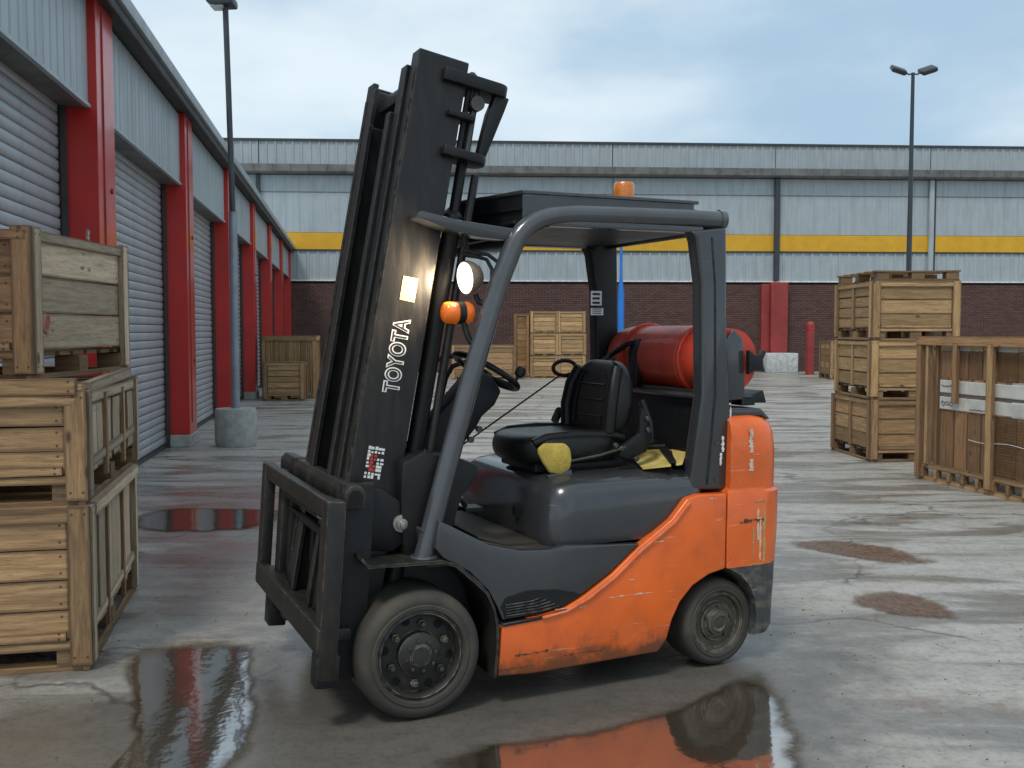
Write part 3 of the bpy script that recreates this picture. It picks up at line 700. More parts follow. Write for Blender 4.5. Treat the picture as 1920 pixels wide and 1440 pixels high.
# woven wire mesh in the nearer bays
wm = MB()
for a, b, z0, z1 in ((1.07, 1.53, .2, .7), (1.07, 1.53, 1.05, 1.28), (1.6, 2.84, .2, .7), (1.6, 2.84, 1.05, 1.28)):
    x = a
    while x < b: wm.box(x, x + .004, .026, .031, z0, z1); x += .026
    z = z0
    while z < z1: wm.box(a, b, .022, .026, z, z + .004); z += .026
tag(wm.build('wire_mesh', 'wood_bright', LC), kind='stuff')
MB().tube([(x, .02, .47 - .012 * math.sin(x * 9)) for x in [.7 + .1 * k for k in range(14)]], .003, 5).build('strap', 'white', LC)
for k in range(9): plank(LC, (.02 + LL * k / 8, .03, .155), (.02 + LL * k / 8, LW - .03, .155), .25, .02, (1, 0, 0), 'wood', 'deck_board')
for k in range(7): plank(LC, (LL - .0, .08 + .14 * k, .18), (LL - .0, .08 + .14 * k, LH - .09), .13, .018, (0, 1, 0), 'ply', 'panel'); plank(LC, (0.02, .08 + .14 * k, .18), (0.02, .08 + .14 * k, LH - .09), .13, .018, (0, 1, 0), 'ply', 'panel')

# small crate beyond the right stack
cr_ = crate(empty('crate', (10.15, 30.6, 0), 0, 'distant slatted crate half hidden behind the right stack by the brick wall', 'crate'), 1.1, 1.1, 1.15, 'wood', 5, lid=True)

# crate by the far pillars: tall crate with a slatted front and a smaller one before it
sc = empty('crate', (-4.9, 22.2, 0), 6, 'open topped brown crate with close vertical slats beside the far red pillars', 'crate')
for k in range(22): plank(sc, (-.52 + 1.04 * k / 21, -.5, .05), (-.52 + 1.04 * k / 21, -.5, 1.27), .034, .016, (1, 0, 0), 'rattan', 'slat')
for s in (-1, 1):
    for k in range(14): plank(sc, (s * .54, -.46 + .92 * k / 13, .05), (s * .54, -.46 + .92 * k / 13, 1.27), .05, .016, (0, 1, 0), 'rattan', 'slat')
    plank(sc, (s * .54, -.52, 0), (s * .54, -.52, 1.36), .08, .05, (1, 0, 0), 'wood_red', 'post'); plank(sc, (s * .54, .5, 0), (s * .54, .5, 1.36), .08, .05, (1, 0, 0), 'wood_red', 'post')
    plank(sc, (s * .56, -.5, 1.31), (s * .56, .5, 1.31), .1, .04, (0, 0, 1), 'wood', 'rail')
plank(sc, (-.57, -.53, 1.31), (.57, -.53, 1.31), .11, .05, (0, 0, 1), 'wood', 'rail'); plank(sc, (-.57, .52, 1.31), (.57, .52, 1.31), .11, .05, (0, 0, 1), 'wood', 'rail')
for k in range(8): plank(sc, (-.5 + k / 7, .5, .05), (-.5 + k / 7, .5, 1.27), .13, .016, (1, 0, 0), 'rattan', 'plank')
sc2 = crate(empty('crate', (-4.84, 21.3, 0), 4, 'small framed crate standing in front of the slatted crate on the left', 'crate'), .84, .5, .8, 'wood', 5, 'wood_red', lid=True, mid_side=False)

# far crates by the brick wall, behind the truck: two columns of three and a low one
GF = 'crates stacked by the brick wall behind the truck'
names = ['bottom', 'middle', 'top']
fc0 = None
for col, (x, nm) in enumerate(((.98, 'left'), (1.86, 'right'))):
    for lvl in range(3):
        lab = f'pale plank crate, {names[lvl]} of the {nm} column of three behind the truck'
        if fc0 is None:
            fc0 = crate(empty('crate', (x, 31.3, 0), 1, lab, 'crate', GF), .84, 1.0, .68, 'wood_bright', 4, 'wood_red', side_vertical=True, lid=True, base=.09, mid_side=False); o = fc0
        else:
            o = copy_tree(fc0); o['label'] = lab
        o.location = (x + random.uniform(-.02, .02), 31.3 + random.uniform(-.03, .03), .69 * lvl); o.rotation_euler = (0, 0, R(random.uniform(-1.5, 1.5)))
sh = empty('crate', (.30, 31.9, 0), 0, 'narrow dark plank crate set back left of the pale plank crates', 'crate')
crate(sh, .45, 1.0, 1.98, 'wood_red', 9, lid=True, mid_side=False)
lw = crate(empty('crate', (-.85, 30.4, 0), 1, 'low wide crate behind the steering wheel, by the brick wall', 'crate'), 1.9, 1.0, 1.02, 'wood', 5, lid=True)


# ------------------------------------------------------------------ FORKLIFT (local x to the rear, y away from the camera, z up)
FK = empty('forklift', (-.351, 3.75, 0), 24.8, 'orange and charcoal gas forklift with tall black mast, parked on wet concrete', 'forklift')
MIDY = .55
def mir(y): return 2 * MIDY - y
def both(fn):
    for s in (0, 1): fn((lambda y: y) if s == 0 else mir, s)

# chassis
MB().box(-.12, 1.45, .30, .80, .14, .56).bevel(.02).build('frame', 'black', FK)
MB().box(.36, 1.12, .07, 1.03, .17, .34).bevel(.01).build('frame', 'black', FK)
MB().box(.36, 1.12, .07, 1.03, .34, .575).bevel(.01).build('frame', 'black', FK)
MB().box(1.12, 1.45, .24, .81, .34, .78).bevel(.01).build('frame', 'black', FK)
MB().tube([(0, .06, .25), (0, 1.04, .25)], .07, 14).build('front_axle', 'black', FK)
MB().tube([(1.42, .08, .195), (1.42, 1.02, .195)], .05, 12).build('rear_axle', 'black', FK)

orange = [(.325, .125), (.345, .335), (.40, .338), (.505, .345), (.626, .364), (.725, .408), (.852, .484), (.981, .585), (1.14, .686), (1.221, .772), (1.276, .785), (1.428, .781),
          (1.424, .447), (1.336, .43), (1.253, .39), (1.187, .325), (1.146, .25), (1.12, .17), (1.078, .121), (.727, .117), (.482, .114)]
step = [(.085, .767), (.292, .654), (.43, .618), (.563, .608), (.636, .619), (.80, .606), (.987, .596), (.975, .588), (.848, .491), (.72, .416), (.626, .372), (.505, .353), (.352, .346), (.33, .40), (.29, .472), (.21, .555), (.10, .62), (.07, .66)]
hood_poly = [(.62, .60), (.64, .80), (.67, .86)]
def side(Y, s):
    a, b = Y(.0), Y(.055)
    p = MB().prism(orange, min(a, b), max(a, b)).bevel(.009, 3).build('side_panel', 'orange', FK)
    # pressed bead along the sloping upper edge
    path = [(.52, Y(-.002), .338), (.63, Y(-.002), .352), (.735, Y(-.002), .394), (.86, Y(-.002), .470), (.99, Y(-.002), .571), (1.148, Y(-.002), .672), (1.23, Y(-.002), .757)]
    MB().tube(path, .008, 8).build('bead', 'orange', p)
    a, b = Y(.012), Y(.06)
    MB().prism(step, min(a, b), max(a, b)).bevel(.012, 3).build('step_panel', 'grey', FK)
    # flat black plate painting in the shade of a step well, ribbed tread
    a, b = Y(-.004), Y(.10)
    a2, b2 = Y(.0105), Y(.02)
    MB().prism([(.36, .352), (.34, .40), (.36, .435), (.45, .455), (.60, .445), (.70, .415), (.705, .408), (.626, .374), (.505, .355)], min(a2, b2), max(a2, b2)).build('step_shade_plate', 'black', FK)
    st = MB().prism([(.345, .336), (.50, .344), (.64, .364), (.66, .352), (.50, .330), (.345, .322)], min(a, b), max(a, b)).bevel(.003, 1).build('step', 'black', FK)
    for k in range(5):
        z = .362 + k * .011; MB().tube([(.36, Y(.008), z), (.52 - k * .01, Y(.008), z + .004), (.60 - k * .02, Y(.008), z + .014)], .0035, 5).build('tread_rib', 'carriage', st)
    # wheel arch strip
    arc = [(-.225, .655), (-.20, .624), (-.036, .619), (.093, .616), (.15, .595), (.204, .553), (.25, .51), (.285, .465), (.312, .405), (.328, .335), (.328, .24), (.316, .125)]
    inn = [(x - .010 * (1 if x > .15 else .3), z - .012 * (1 if x < .26 else .2)) for x, z in arc]
    a, b = Y(-.005), Y(.27)
    MB().prism(arc + inn[::-1], min(a, b), max(a, b)).build('fender', 'carriage', FK, 50)
    # near part of the engine hood
both(side)

# floor and cowl
MB().prism([(.03, .73), (.28, .655), (.43, .612), (.66, .605), (.66, .575), (.05, .575)], .06, .99).bevel(.006, 1).build('floor_plate', 'mat', FK)
MB().prism([(.30, .662), (.43, .622), (.64, .614), (.64, .606), (.43, .614), (.30, .654)], .14, .93).build('floor_mat', 'mat', FK)
cow = [(-.02, .60), (-.03, .86), (-.02, .98), (.06, 1.02), (.20, .995), (.30, .955), (.295, .90), (.23, .83), (.19, .72), (.16, .64)]
MB().prism(cow, .13, .92).bevel(.012).build('cowl', 'black', FK)
for k, (x, y) in enumerate(((.33, .30), (.33, .52))):
    pd = MB().box(x - .02, x + .06, y, y + .09, .735, .75).build('pedal', 'plastic', FK); MB().tube([(x + .0, y + .045, .75), (x - .09, y + .045, .86)], .01, 6).build('arm', 'black', pd)

# engine hood: lofted box with soft shoulders
def hood():
    def ring(z, x0, x1, y0, y1, r=.09):
        pts = []
        for cx, cy, a0 in ((x1 - r, y1 - r, 0), (x0 + r, y1 - r, 90), (x0 + r, y0 + r, 180), (x1 - r, y0 + r, 270)):
            for k in range(6):
                a = R(a0 + 90 * k / 5); pts.append((cx + r * math.cos(a), cy + r * math.sin(a), z))
        return pts
    def zz(p, dz):   # the top falls slightly to the rear
        return [(x, y, z + dz * (x - .6)) for x, y, z in p]
    secs = [ring(.608, .575, 1.30, .045, 1.055, .09), ring(.64, .565, 1.32, .035, 1.065, .10), ring(.74, .575, 1.36, .035, 1.065, .11), ring(.80, .585, 1.38, .04, 1.06, .11), ring(.845, .60, 1.38, .055, 1.045, .11),
            ring(.872, .63, 1.37, .09, 1.01, .10), ring(.885, .68, 1.36, .14, .96, .08), ring(.888, .80, 1.3, .25, .80, .05)]
    m = MB(); m.rings([zz(s, .0) for s in secs]); return m.build('hood', 'grey', FK, 40)
hood()
# dark recess between the hood and the orange slope
MB().box(.545, .60, .30, .34, .70, .74).build('latch', 'black', FK)

# counterweight, lofted
def cw_ring(z, x0, x1, r, y0=.0, y1=1.10):
    pts = [(x0, y0, z)]
    for cx, cy, a0 in ((x1 - r, y0 + r, -90), (x1 - r, y1 - r, 0)):
        for k in range(9):
            a = R(a0 + 90 * k / 8); pts.append((cx + r * math.cos(a), cy + r * math.sin(a), z))
    pts.append((x0, y1, z)); return pts
cwm = MB(); cwm.rings([cw_ring(.447, 1.434, 1.765, .14), cw_ring(.455, 1.432, 1.775, .15), cw_ring(.60, 1.432, 1.785, .15), cw_ring(.775, 1.434, 1.788, .15), cw_ring(.785, 1.436, 1.770, .15, .008, 1.092),
    cw_ring(.80, 1.452, 1.770, .15, .008, 1.092), cw_ring(.95, 1.456, 1.772, .15, .008, 1.092), cw_ring(1.03, 1.458, 1.765, .15, .012, 1.088), cw_ring(1.07, 1.46, 1.752, .15, .02, 1.08), cw_ring(1.10, 1.46, 1.725, .14, .035, 1.065), cw_ring(1.116, 1.46, 1.69, .12, .06, 1.04)])
cw = cwm.build('counterweight', 'orange', FK, 40)
# scrapes with a shape of their own on the corner: bare and dark marks, set 1 mm proud
def scrape(name, pts, mat, y=-.0012, th=.0015):
    return MB().prism(pts, y, y + th).build(name, mat, cw, 20)
rnd = random.Random(5)
def jag_strip(x, z0, z1, w, n=17):
    L_, R_ = [], []
    for k in range(n):
        z = z0 + (z1 - z0) * k / (n - 1); a = w * rnd.choice((.35, .6, .8, 1.1)) * rnd.uniform(.7, 1.1); e = rnd.uniform(-.14, .14) * w; L_.append((x - a / 2 + e, z)); R_.append((x + a / 2 + e, z))
    return L_ + R_[::-1]
def jag_h(z, x0, x1, w, n=17):
    A, B = [], []
    for k in range(n):
        x = x0 + (x1 - x0) * k / (n - 1); a = w * rnd.choice((.04, .15, .4, 1.)) * rnd.uniform(.6, 1.1); e = rnd.uniform(-.2, .2) * w; A.append((x, z - a / 2 + e)); B.append((x, z + a / 2 + e))
    return A + B[::-1]
M['bare'] = simple('bare_scraped_metal', (.62, .52, .42), .6, bump=.6, bscale=90)
M['ochre'] = simple('ochre_scrape', (.42, .30, .12), .7, bump=.6, bscale=90)
M['rust'] = simple('dark_scrape', (.10, .05, .03), .8, bump=.6, bscale=90)
for a in (jag_strip(1.562, .955, 1.06, .032), jag_strip(1.566, .872, .925, .026), jag_h(.945, 1.575, 1.61, .004), jag_h(1.055, 1.545, 1.575, .006)): scrape('scrape', a, 'bare', .0066)
for a in (jag_strip(1.612, .47, .66, .012), jag_strip(1.60, .56, .70, .012)): scrape('scrape', a, 'bare')
for a in (jag_strip(1.634, .46, .74, .014, 14), jag_strip(1.575, .48, .62, .008), jag_h(.735, 1.58, 1.63, .01), jag_h(.452, 1.56, 1.63, .01)): scrape('scrape', a, 'ochre', -.0014)
for a in (jag_h(.652, 1.52, 1.63, .024), jag_h(.645, 1.50, 1.56, .012)): scrape('scrape', a, 'rust', -.0018)
# long scratches on the side panel
for z, x0, x1 in ((.60, 1.02, 1.10), (.385, .80, 1.05), (.365, .58, .66), (.362, .68, .72), (.45, .93, .95), (.765, 1.33, 1.37)):
    MB().prism(jag_h(z, x0, x1, .006), -.001, .0005).build('scratch', 'bare', FK)
for z, x0, x1 in ((.33, .33, .44), (.20, .40, .55), (.17, .62, .80), (.15, .33, .5)):
    MB().prism(jag_h(z, x0, x1, .012), -.001, .0005).build('scratch', 'rust', FK)
# dark lower skirt behind the rear wheel
sk = MB(); sk.rings([cw_ring(.128, 1.575, 1.73, .12, .01, 1.09), cw_ring(.16, 1.598, 1.745, .12, .006, 1.094), cw_ring(.22, 1.604, 1.75, .13, .004, 1.096), cw_ring(.30, 1.588, 1.755, .13, .003, 1.097), cw_ring(.36, 1.558, 1.76, .13, .003, 1.097), cw_ring(.41, 1.51, 1.762, .13, .003, 1.097), cw_ring(.445, 1.445, 1.764, .13, .003, 1.097)])
M['skirt'] = paint('scuffed_skirt', (.045, .048, .05), .55, (.20, .17, .11), .95, .55, (.3, .27, .2), wear=.5, scale=16)
sk.build('lower_skirt', 'skirt', FK, 40)
# charcoal cap on the counterweight
MB().prism([(1.46, 1.112), (1.66, 1.112), (1.70, 1.09), (1.705, 1.10), (1.655, 1.145), (1.46, 1.155)], .06, 1.04).bevel(.01).build('top_cap', 'grey', FK)
MB().box(1.35, 1.40, .09, 1.01, .80, 1.2).bevel(.01).build('rear_bulkhead', 'plastic', FK)
MB().tube([(1.335, .10, 1.205), (1.335, 1.0, 1.205)], .014, 8).build('bulkhead_rail', 'grey', FK)

# overhead guard
def guard(Y, s):
    c = [(.045, .615), (.153, .994), (.238, 1.286), (.319, 1.538), (.365, 1.68), (.43, 1.835)]
    c += cs((.43, 1.835), (.485, 1.945), (.62, 1.962), 7)[1:] + [(.712, 1.972), (1.0, 1.978), (1.25, 1.982), (1.42, 1.982)]
    MB().tube([(x, Y(.08), z) for x, z in c], .040 if s == 0 else .040, 16).build('guard_tube', 'tube', FK, 60)
    MB().lathe([(.045, 0), (.042, .03), (.02, .045)], (1.42, Y(.08), 1.982), 'x', 14).build('tube_cap', 'tube', FK)
    a, b = Y(.045), Y(.125)
    # slimmer second bar under the tube
    MB().box(.56, 1.33, min(a, b) + .012, max(a, b) - .012, 1.918, 1.946).bevel(.006).build('guard_rail', 'tube', FK)
    pp = [(1.262, .80), (1.325, 1.215), (1.315, 1.70), (1.285, 1.89), (1.26, 1.925), (1.445, 1.95), (1.452, 1.54), (1.496, .786)]
    pil = MB().prism(pp, min(a, b), max(a, b)).bevel(.014, 3).build('guard_pillar', 'grey' if s == 0 else 'black', FK)  # far pillar gets the darker paint in place of roof shade
    MB().prism([(1.345, .82), (1.385, 1.215), (1.378, 1.70), (1.36, 1.9), (1.368, 1.9), (1.388, 1.70), (1.397, 1.215), (1.357, .82)], (min(a, b) - .002) if s == 0 else max(a, b) - .001, (min(a, b) + .001) if s == 0 else max(a, b) + .002).build('seam', 'black', pil)
    for z in (.84, 1.0): MB().lathe([(.008, -.004), (.008, .002)], (1.40, min(a, b) - .001, z), 'y', 8).build('bolt', 'bolt', pil)
    MB().lathe([(.062, 0), (.05, .012)], (.045, Y(.08), .612), 'z', 14).build('tube_foot', 'tube', FK)
both(guard)
# chipped paint on the near pillar
for a in (jag_strip(1.435, .96, 1.03, .016), jag_strip(1.425, .90, .955, .014), jag_h(1.10, 1.455, 1.49, .004), jag_strip(1.475, 1.06, 1.16, .008)): MB().prism(a, .0435, .045).build('paint_chip', 'white', FK)
# roof bars and rain cover
for k in range(6): 
    x = .50 + k * .145; MB().box(x, x + .05, .09, 1.01, 1.945, 1.965).bevel(.004, 1).build('roof_bar', 'black', FK)
MB().tube([(.44, .08, 1.86), (.43, .525, 1.87), (.44, 1.02, 1.86)], .035, 12).build('cross_tube', 'black', FK)
MB().tube([(1.40, .1, 1.95), (1.40, 1.0, 1.95)], .03, 12).build('cross_tube', 'black', FK)
can = MB(); can.prism([(.475, .085), (1.325, .085), (1.325, 1.015), (.475, 1.015), (.375, .60), (.375, .50)], 2.045, 2.06, 'xy'); cn = can.bevel(.003, 1).build('roof_cover', 'grey', FK)
def wall(pts, z0, z1, name, mat='grey'):
    m = MB()
    for (x0, y0), (x1, y1) in zip(pts[:-1], pts[1:]):
        d = Vector((x1 - x0, y1 - y0)).normalized(); n = Vector((d.y, -d.x)) * .004
        m.rings([[(x0 + n.x, y0 + n.y, z), (x1 + n.x, y1 + n.y, z), (x1 - n.x, y1 - n.y, z), (x0 - n.x, y0 - n.y, z)] for z in (z0, z1)])
    return m.build(name, mat, cn)
wall([(.485, .095), (1.30, .095)], 1.97, 2.044, 'near_skirt'); wall([(1.30, .095), (1.30, 1.005)], 1.97, 2.044, 'rear_skirt'); wall([(1.30, 1.005), (.485, 1.005)], 1.97, 2.044, 'far_skirt')
MB().prism([(.475, 1.90), (.475, 2.04), (.60, 2.04), (.60, 1.985), (.55, 1.96)], .088, .094).build('corner_plate', 'grey', cn)
fr = [(.485, .095), (.385, .50), (.385, .60), (.485, 1.005)]
wall(fr, 1.985, 2.044, 'front_skirt', 'black'); wall([(x + .012, y) for x, y in fr], 1.88, 1.984, 'front_skirt', 'black')
# visor plates that reach forward past the mast
def visor(Y, s):
    a, b = Y(.075), Y(.17)
    MB().prism([(.02, 1.928), (.04, 1.955), (.20, 1.925), (.47, 1.90), (.50, 1.86), (.44, 1.852), (.30, 1.862), (.18, 1.878)], min(a, b), max(a, b)).bevel(.006).build('visor', 'grey', FK)
both(visor)
MB().box(.36, .44, .17, .88, 1.865, 1.90).bevel(.005).build('visor_bar', 'black', FK)
MB().box(.455, 1.325, .125, .975, 1.925, 1.94).bevel(.003, 1).build('roof_plate', 'black', FK)
# beacon
bc = MB().lathe([(.055, 2.06), (.055, 2.085), (.045, 2.09)], (1.11, .36, 0), 'z', 20).build('beacon', 'plastic', FK)
MB().lathe([(.046, 2.09), (.047, 2.10), (.047, 2.150), (.040, 2.162), (.0, 2.165)], (1.11, .36, 0), 'z', 20).build('lens', 'amber', bc)
MB().lathe([(.018, 2.095), (.018, 2.14), (.008, 2.15)], (1.11, .36, 0), 'z', 10).build('bulb', 'amberglow', bc)

# wheels
def wheel(cx, y0, w, r, sgn, steer, front):
    """sgn -1: outer face towards -y"""
    T = Matrix.Translation((cx, y0 + w / 2, r)) @ Matrix.Rotation(R(steer), 4, 'Z')
    e = empty('wheel', (0, 0, 0)); e.parent = FK
    h = w / 2; rr = r * .70
    def L_(p): return [(a, b * sgn * -1) for a, b in p]
    MB(T).lathe(L_([(rr, h - .03), (rr, -h + .012), (rr + .006, -h + .002), (r * .78, -h), (r * .80, -h + .004), (r * .83, -h + .001), (r * .90, -h + .003), (r * .955, -h + .012), (r * .985, -h + .026), (r, -h + .05), (r, h - .05), (r * .97, h - .012), (r * .9, h), (rr, h)]), (0, 0, 0), 'y', 64).build('tyre', 'rubber', e, 40)
    mt = 'rim' if front else 'rim2'
    if front:
        pr_ = [(rr - .001, h - .04), (rr - .001, -h + .014), (rr - .012, -h + .010), (rr - .02, -h + .02), (rr - .024, -h + .05), (rr * .88, -h + .062), (rr * .5, -h + .058), (rr * .48, -h + .03), (rr * .40, -h + .018), (rr * .24, -h + .014), (rr * .22, -h + .006), (0.0005, -h + .004)]
    else:
        pr_ = [(rr - .001, h - .04), (rr - .001, -h + .010), (rr * .92, -h + .012), (rr * .86, -h + .032), (rr * .66, -h + .036), (rr * .60, -h + .022), (rr * .46, -h + .022), (rr * .40, -h + .005), (rr * .26, -h + .0), (rr * .22, -h + .006), (0.0005, -h + .004)]
    rim = MB(T).lathe(L_(pr_ + [(0.0005, h - .04)]), (0, 0, 0), 'y', 48).build('rim', mt, e, 35)
    if front:
        for k in range(6):
            a = R(60 * k + 22); x, z = rr * .66 * math.cos(a), rr * .66 * math.sin(a)
            MB(T).lathe(L_([(.0165, -h + .061), (.0165, -h + .045), (.012, -h + .043), (.010, -h + .026), (.001, -h + .024)]), (x, 0, z), 'y', 6).build('wheel_nut', 'bolt' if k % 2 else 'rim2', e)
            a = R(60 * k + 50); x, z = rr * .76 * math.cos(a), rr * .76 * math.sin(a)
            MB(T).lathe(L_([(.018, -h + .059), (.016, -h + .0585), (.001, -h + .0583)]), (x, 0, z), 'y', 12).build('vent_hole_shade', 'dark', e)  # flat near-black disc painting the shade of a vent hole
        for k in range(8):
            a = R(45 * k + 10); x, z = rr * .34 * math.cos(a), rr * .34 * math.sin(a)
            MB(T).lathe(L_([(.007, -h + .016), (.007, -h + .008), (.001, -h + .007)]), (x, 0, z), 'y', 6).build('hub_bolt', 'bolt', e)
    else:
        for k in range(5):
            a = R(72 * k + 15); x, z = rr * .53 * math.cos(a), rr * .53 * math.sin(a)
            MB(T).lathe(L_([(.007, -h + .022), (.007, -h + .012), (.001, -h + .011)]), (x, 0, z), 'y', 6).build('hub_bolt', 'bolt', e)
    return e
wheel(0.008, .0, .285, .25, -1, 0, True)
wheel(0.008, 1.10 - .285, .285, .25, 1, 0, True)
wheel(1.418, .035, .195, .195, -1, 3, False)
wheel(1.418, 1.065 - .195, .195, .195, 1, 3, False)

# ---- mast, in its own tilted frame: o forward/back, y across, s up along the rails
TILT = R(10.2)
MM = Matrix.Translation((-.2765, 0, 0)) @ Matrix.Rotation(TILT, 4, 'Y')
ms = empty('mast', (0, 0, 0)); ms.parent = FK
def rail(Y, s):
    # outer channel, open inwards
    out = [(-.108, .20), (.105, .20), (.105, .275), (.078, .275), (.078, .222), (-.080, .222), (-.080, .285), (-.108, .285)]
    pts = [(o, Y(y)) for o, y in out]
    topc = 2.625
    r_ = MB(MM).prism(pts, .20, topc, 'xy').bevel(.004, 1).build('outer_rail', 'mast', ms)
    inn = [(-.120, .30), (.060, .30), (.060, .365), (.035, .365), (.035, .322), (-.095, .322), (-.095, .37), (-.120, .37)]
    MB(MM).prism([(o, Y(y)) for o, y in inn], .26, 2.58, 'xy').bevel(.003, 1).build('inner_rail', 'mast', ms)
    inn2 = [(-.135, .385), (.02, .385), (.02, .43), (0, .43), (0, .40), (-.115, .40), (-.115, .43), (-.135, .43)]
    MB(MM).prism([(o, Y(y)) for o, y in inn2], .32, 2.40, 'xy').bevel(.003, 1).build('inner_rail', 'mast', ms)
    # worn bright runner on the front flange
    a, b = Y(.21), Y(.235)
    MB(MM).box(-.112, -.1085, min(a, b), max(a, b), .5, 2.55).build('wear_strip', 'carriage', ms)
    # side cylinder and hose behind the rail
    cy = MB(MM).lathe([(.034, .42), (.036, .44), (.036, 1.95), (.040, 1.96), (.040, 2.02), (.022, 2.04), (.022, 2.44), (.001, 2.45)], (.163, Y(.255), 0), 'z', 16).build('lift_cylinder', 'black', ms, 30)
    MB(MM).tube([(.222, Y(.24), .95), (.222, Y(.24), 1.5), (.222, Y(.24), 2.2)], .017, 10).build('pipe', 'mast', ms)
    MB(MM).box(.19, .24, min(Y(.225), Y(.26)), max(Y(.225), Y(.26)), 1.9, 1.93).build('pipe_clip', 'black', ms)
    MB(MM).tube([(.19, Y(.33), .5), (.185, Y(.33), 1.4), (.18, Y(.33), 2.2)], .012, 8).build('hose', 'plastic', ms)
    # rollers glimpsed between the flanges
    for s_ in (2.36, 1.1, .7): MB(MM).lathe([(.04, min(Y(.25), Y(.29))), (.04, max(Y(.25), Y(.29)))], (-.0, 0, s_), 'y', 18).build('roller', 'bolt', ms)
both(rail)
for s0, s1, o0, o1 in ((2.44, 2.53, .08, .105), (1.42, 1.52, .107, .135), (.75, .90, .107, .135), (.26, .38, -.02, .10)): MB(MM).box(o0, o1, .285, .765, s0, s1).bevel(.006).build('cross_member', 'mast', ms)
MB(MM).box(-.06, -.02, .37, .68, 2.30, 2.38).bevel(.01).build('cross_member', 'mast', ms)
MB(MM).box(-.09, .02, .32, .73, 2.47, 2.53).bevel(.01).build('cross_member', 'mast', ms)
# free lift cylinder in the middle
MB(MM).lathe([(.05, .34), (.052, .36), (.052, 1.25), (.03, 1.27), (.03, 1.95), (.04, 1.96), (.04, 2.0)], (.03, .56, 0), 'z', 18).build('lift_cylinder', 'black', ms, 30)
MB(MM).lathe([(.055, .60 - .56), (.055, .0)], (-.02, .56, 2.05), 'y', 20).build('chain_wheel', 'bolt', ms)
def chain(y, o, s0, s1):
    m = MB(MM); s_ = s0; k = 0
    while s_ < s1:
        w = .010 if k % 2 else .016; m.box(o - .006, o + .006, y - w, y + w, s_, s_ + .019); s_ += .0215; k += 1
    return tag(m.build('lift_chain', 'carriage', ms), kind='stuff')
chain(.46, -.055, .45, 2.40); chain(.50, -.06, .45, 2.38); chain(.62, -.055, .45, 2.3)
for y in (.53, .545, .66): MB(MM).tube([(-.03, y, .6), (-.02, y, 1.3), (-.03, y, 2.1)], .011, 8).build('hose', 'plastic', ms)
MB(MM).box(-.02, .0, .40, .65, .5, 2.2).build('hose_guard', 'black', ms)
# top brackets on the near and far rail
def brk(Y, s):
    def slab(name, o0, o1, s0, s1, y0, y1, rad):
        p = []
        for k in range(9):
            a = R(-90 + 180 * k / 8); p.append((o1 - rad + rad * math.cos(a), (y0 + y1) / 2 + (y1 - y0) / 2 * math.sin(a)))
        p = [(o0, y0)] + p + [(o0, y1)]
        return MB(MM).prism([(o, Y(y)) for o, y in p], s0, s1, 'xy').bevel(.006).build(name, 'black', ms)
    slab('top_bracket', .0, .295, 2.525, 2.575, .165, .33, .05)
    slab('lower_bracket', .045, .245, 2.235, 2.272, .155, .30, .05)
    slab('middle_bracket', .045, .17, 2.395, 2.42, .170, .28, .03)
    MB(MM).prism([(.20, 2.27), (.235, 2.27), (.285, 2.48), (.295, 2.53), (.235, 2.53), (.215, 2.45)], min(Y(.185), Y(.235)), max(Y(.185), Y(.235))).bevel(.006).build('bracket_web', 'black', ms)
    for o in (.13, .165): MB(MM).lathe([(.013, 2.27), (.013, 2.53)], (o, Y(.225), 0), 'z', 10).build('anchor_rod', 'bolt' if o > .15 else 'black', ms)
    MB(MM).lathe([(.03, -.03), (.03, .03)], (.165, Y(.22), 2.475), 'y', 16).build('sheave', 'bolt', ms)
    for o, s_, r_ in ((.11, 2.60, .02), (.16, 2.585, .02)): MB(MM).lathe([(r_, 2.575), (r_, s_ + .01), (r_ * .5, s_ + .02)], (o - .02, Y(.24), 0), 'z', 10).build('anchor_nut', 'mast', ms)
both(brk)
# tilt bracket by the wheel and tilt cylinder
MB(MM).prism([(-.08, .66), (-.08, .90), (.02, .90), (.10, .86), (.145, .80), (.145, .70), (.10, .66)], .145, .185).bevel(.01).build('axle_bracket', 'black', ms)
MB(MM).lathe([(.001, -.012), (.012, -.010), (.013, .0), (.022, .002), (.022, .014), (.034, .016), (.036, .024)], (.115, .12, .775), 'y', 14).build('pivot_bolt', 'chrome2', ms)
MB(MM).box(-.105, .09, .175, .199, .20, .66).bevel(.006).build('rail_foot', 'black', ms)
MB().tube([(-.08, .30, .80), (.25, .30, .70)], .03, 12).build('tilt_cylinder', 'black', ms)
MB().tube([(-.08, .75, .80), (.25, .75, .70)], .03, 12).build('tilt_cylinder', 'black', ms)

# lettering: outlined white capitals running up the near rail
def letters(txt, size, off, up, mat, lift, parent, bold=0.0, s0=1.275, ox=.033):
    cu = bpy.data.curves.new('lettering', 'FONT'); cu.body = txt; cu.size = size; cu.offset = bold; cu.extrude = .0004; cu.space_character = 1.08
    tmp = bpy.data.objects.new('tmp', cu); COL.objects.link(tmp)
    dg = bpy.context.evaluated_depsgraph_get(); dg.update(); me = bpy.data.meshes.new_from_object(tmp.evaluated_get(dg)); bpy.data.objects.remove(tmp)
    me.materials.clear(); me.materials.append(M[mat])
    # text x -> s (up the rail), text y -> -o (towards the front), facing -y
    B = MM @ Matrix(((0, -1, 0, ox), (0, 0, -1, .2 - lift), (.76, 0, 0, s0), (0, 0, 0, 1)))
    return put('lettering', me, parent, B)
letters('TOYOTA', .088, 0, 0, 'white', .0012, ms, .0050)
letters('TOYOTA', .088, 0, 0, 'mast', .0022, ms, -.0006)
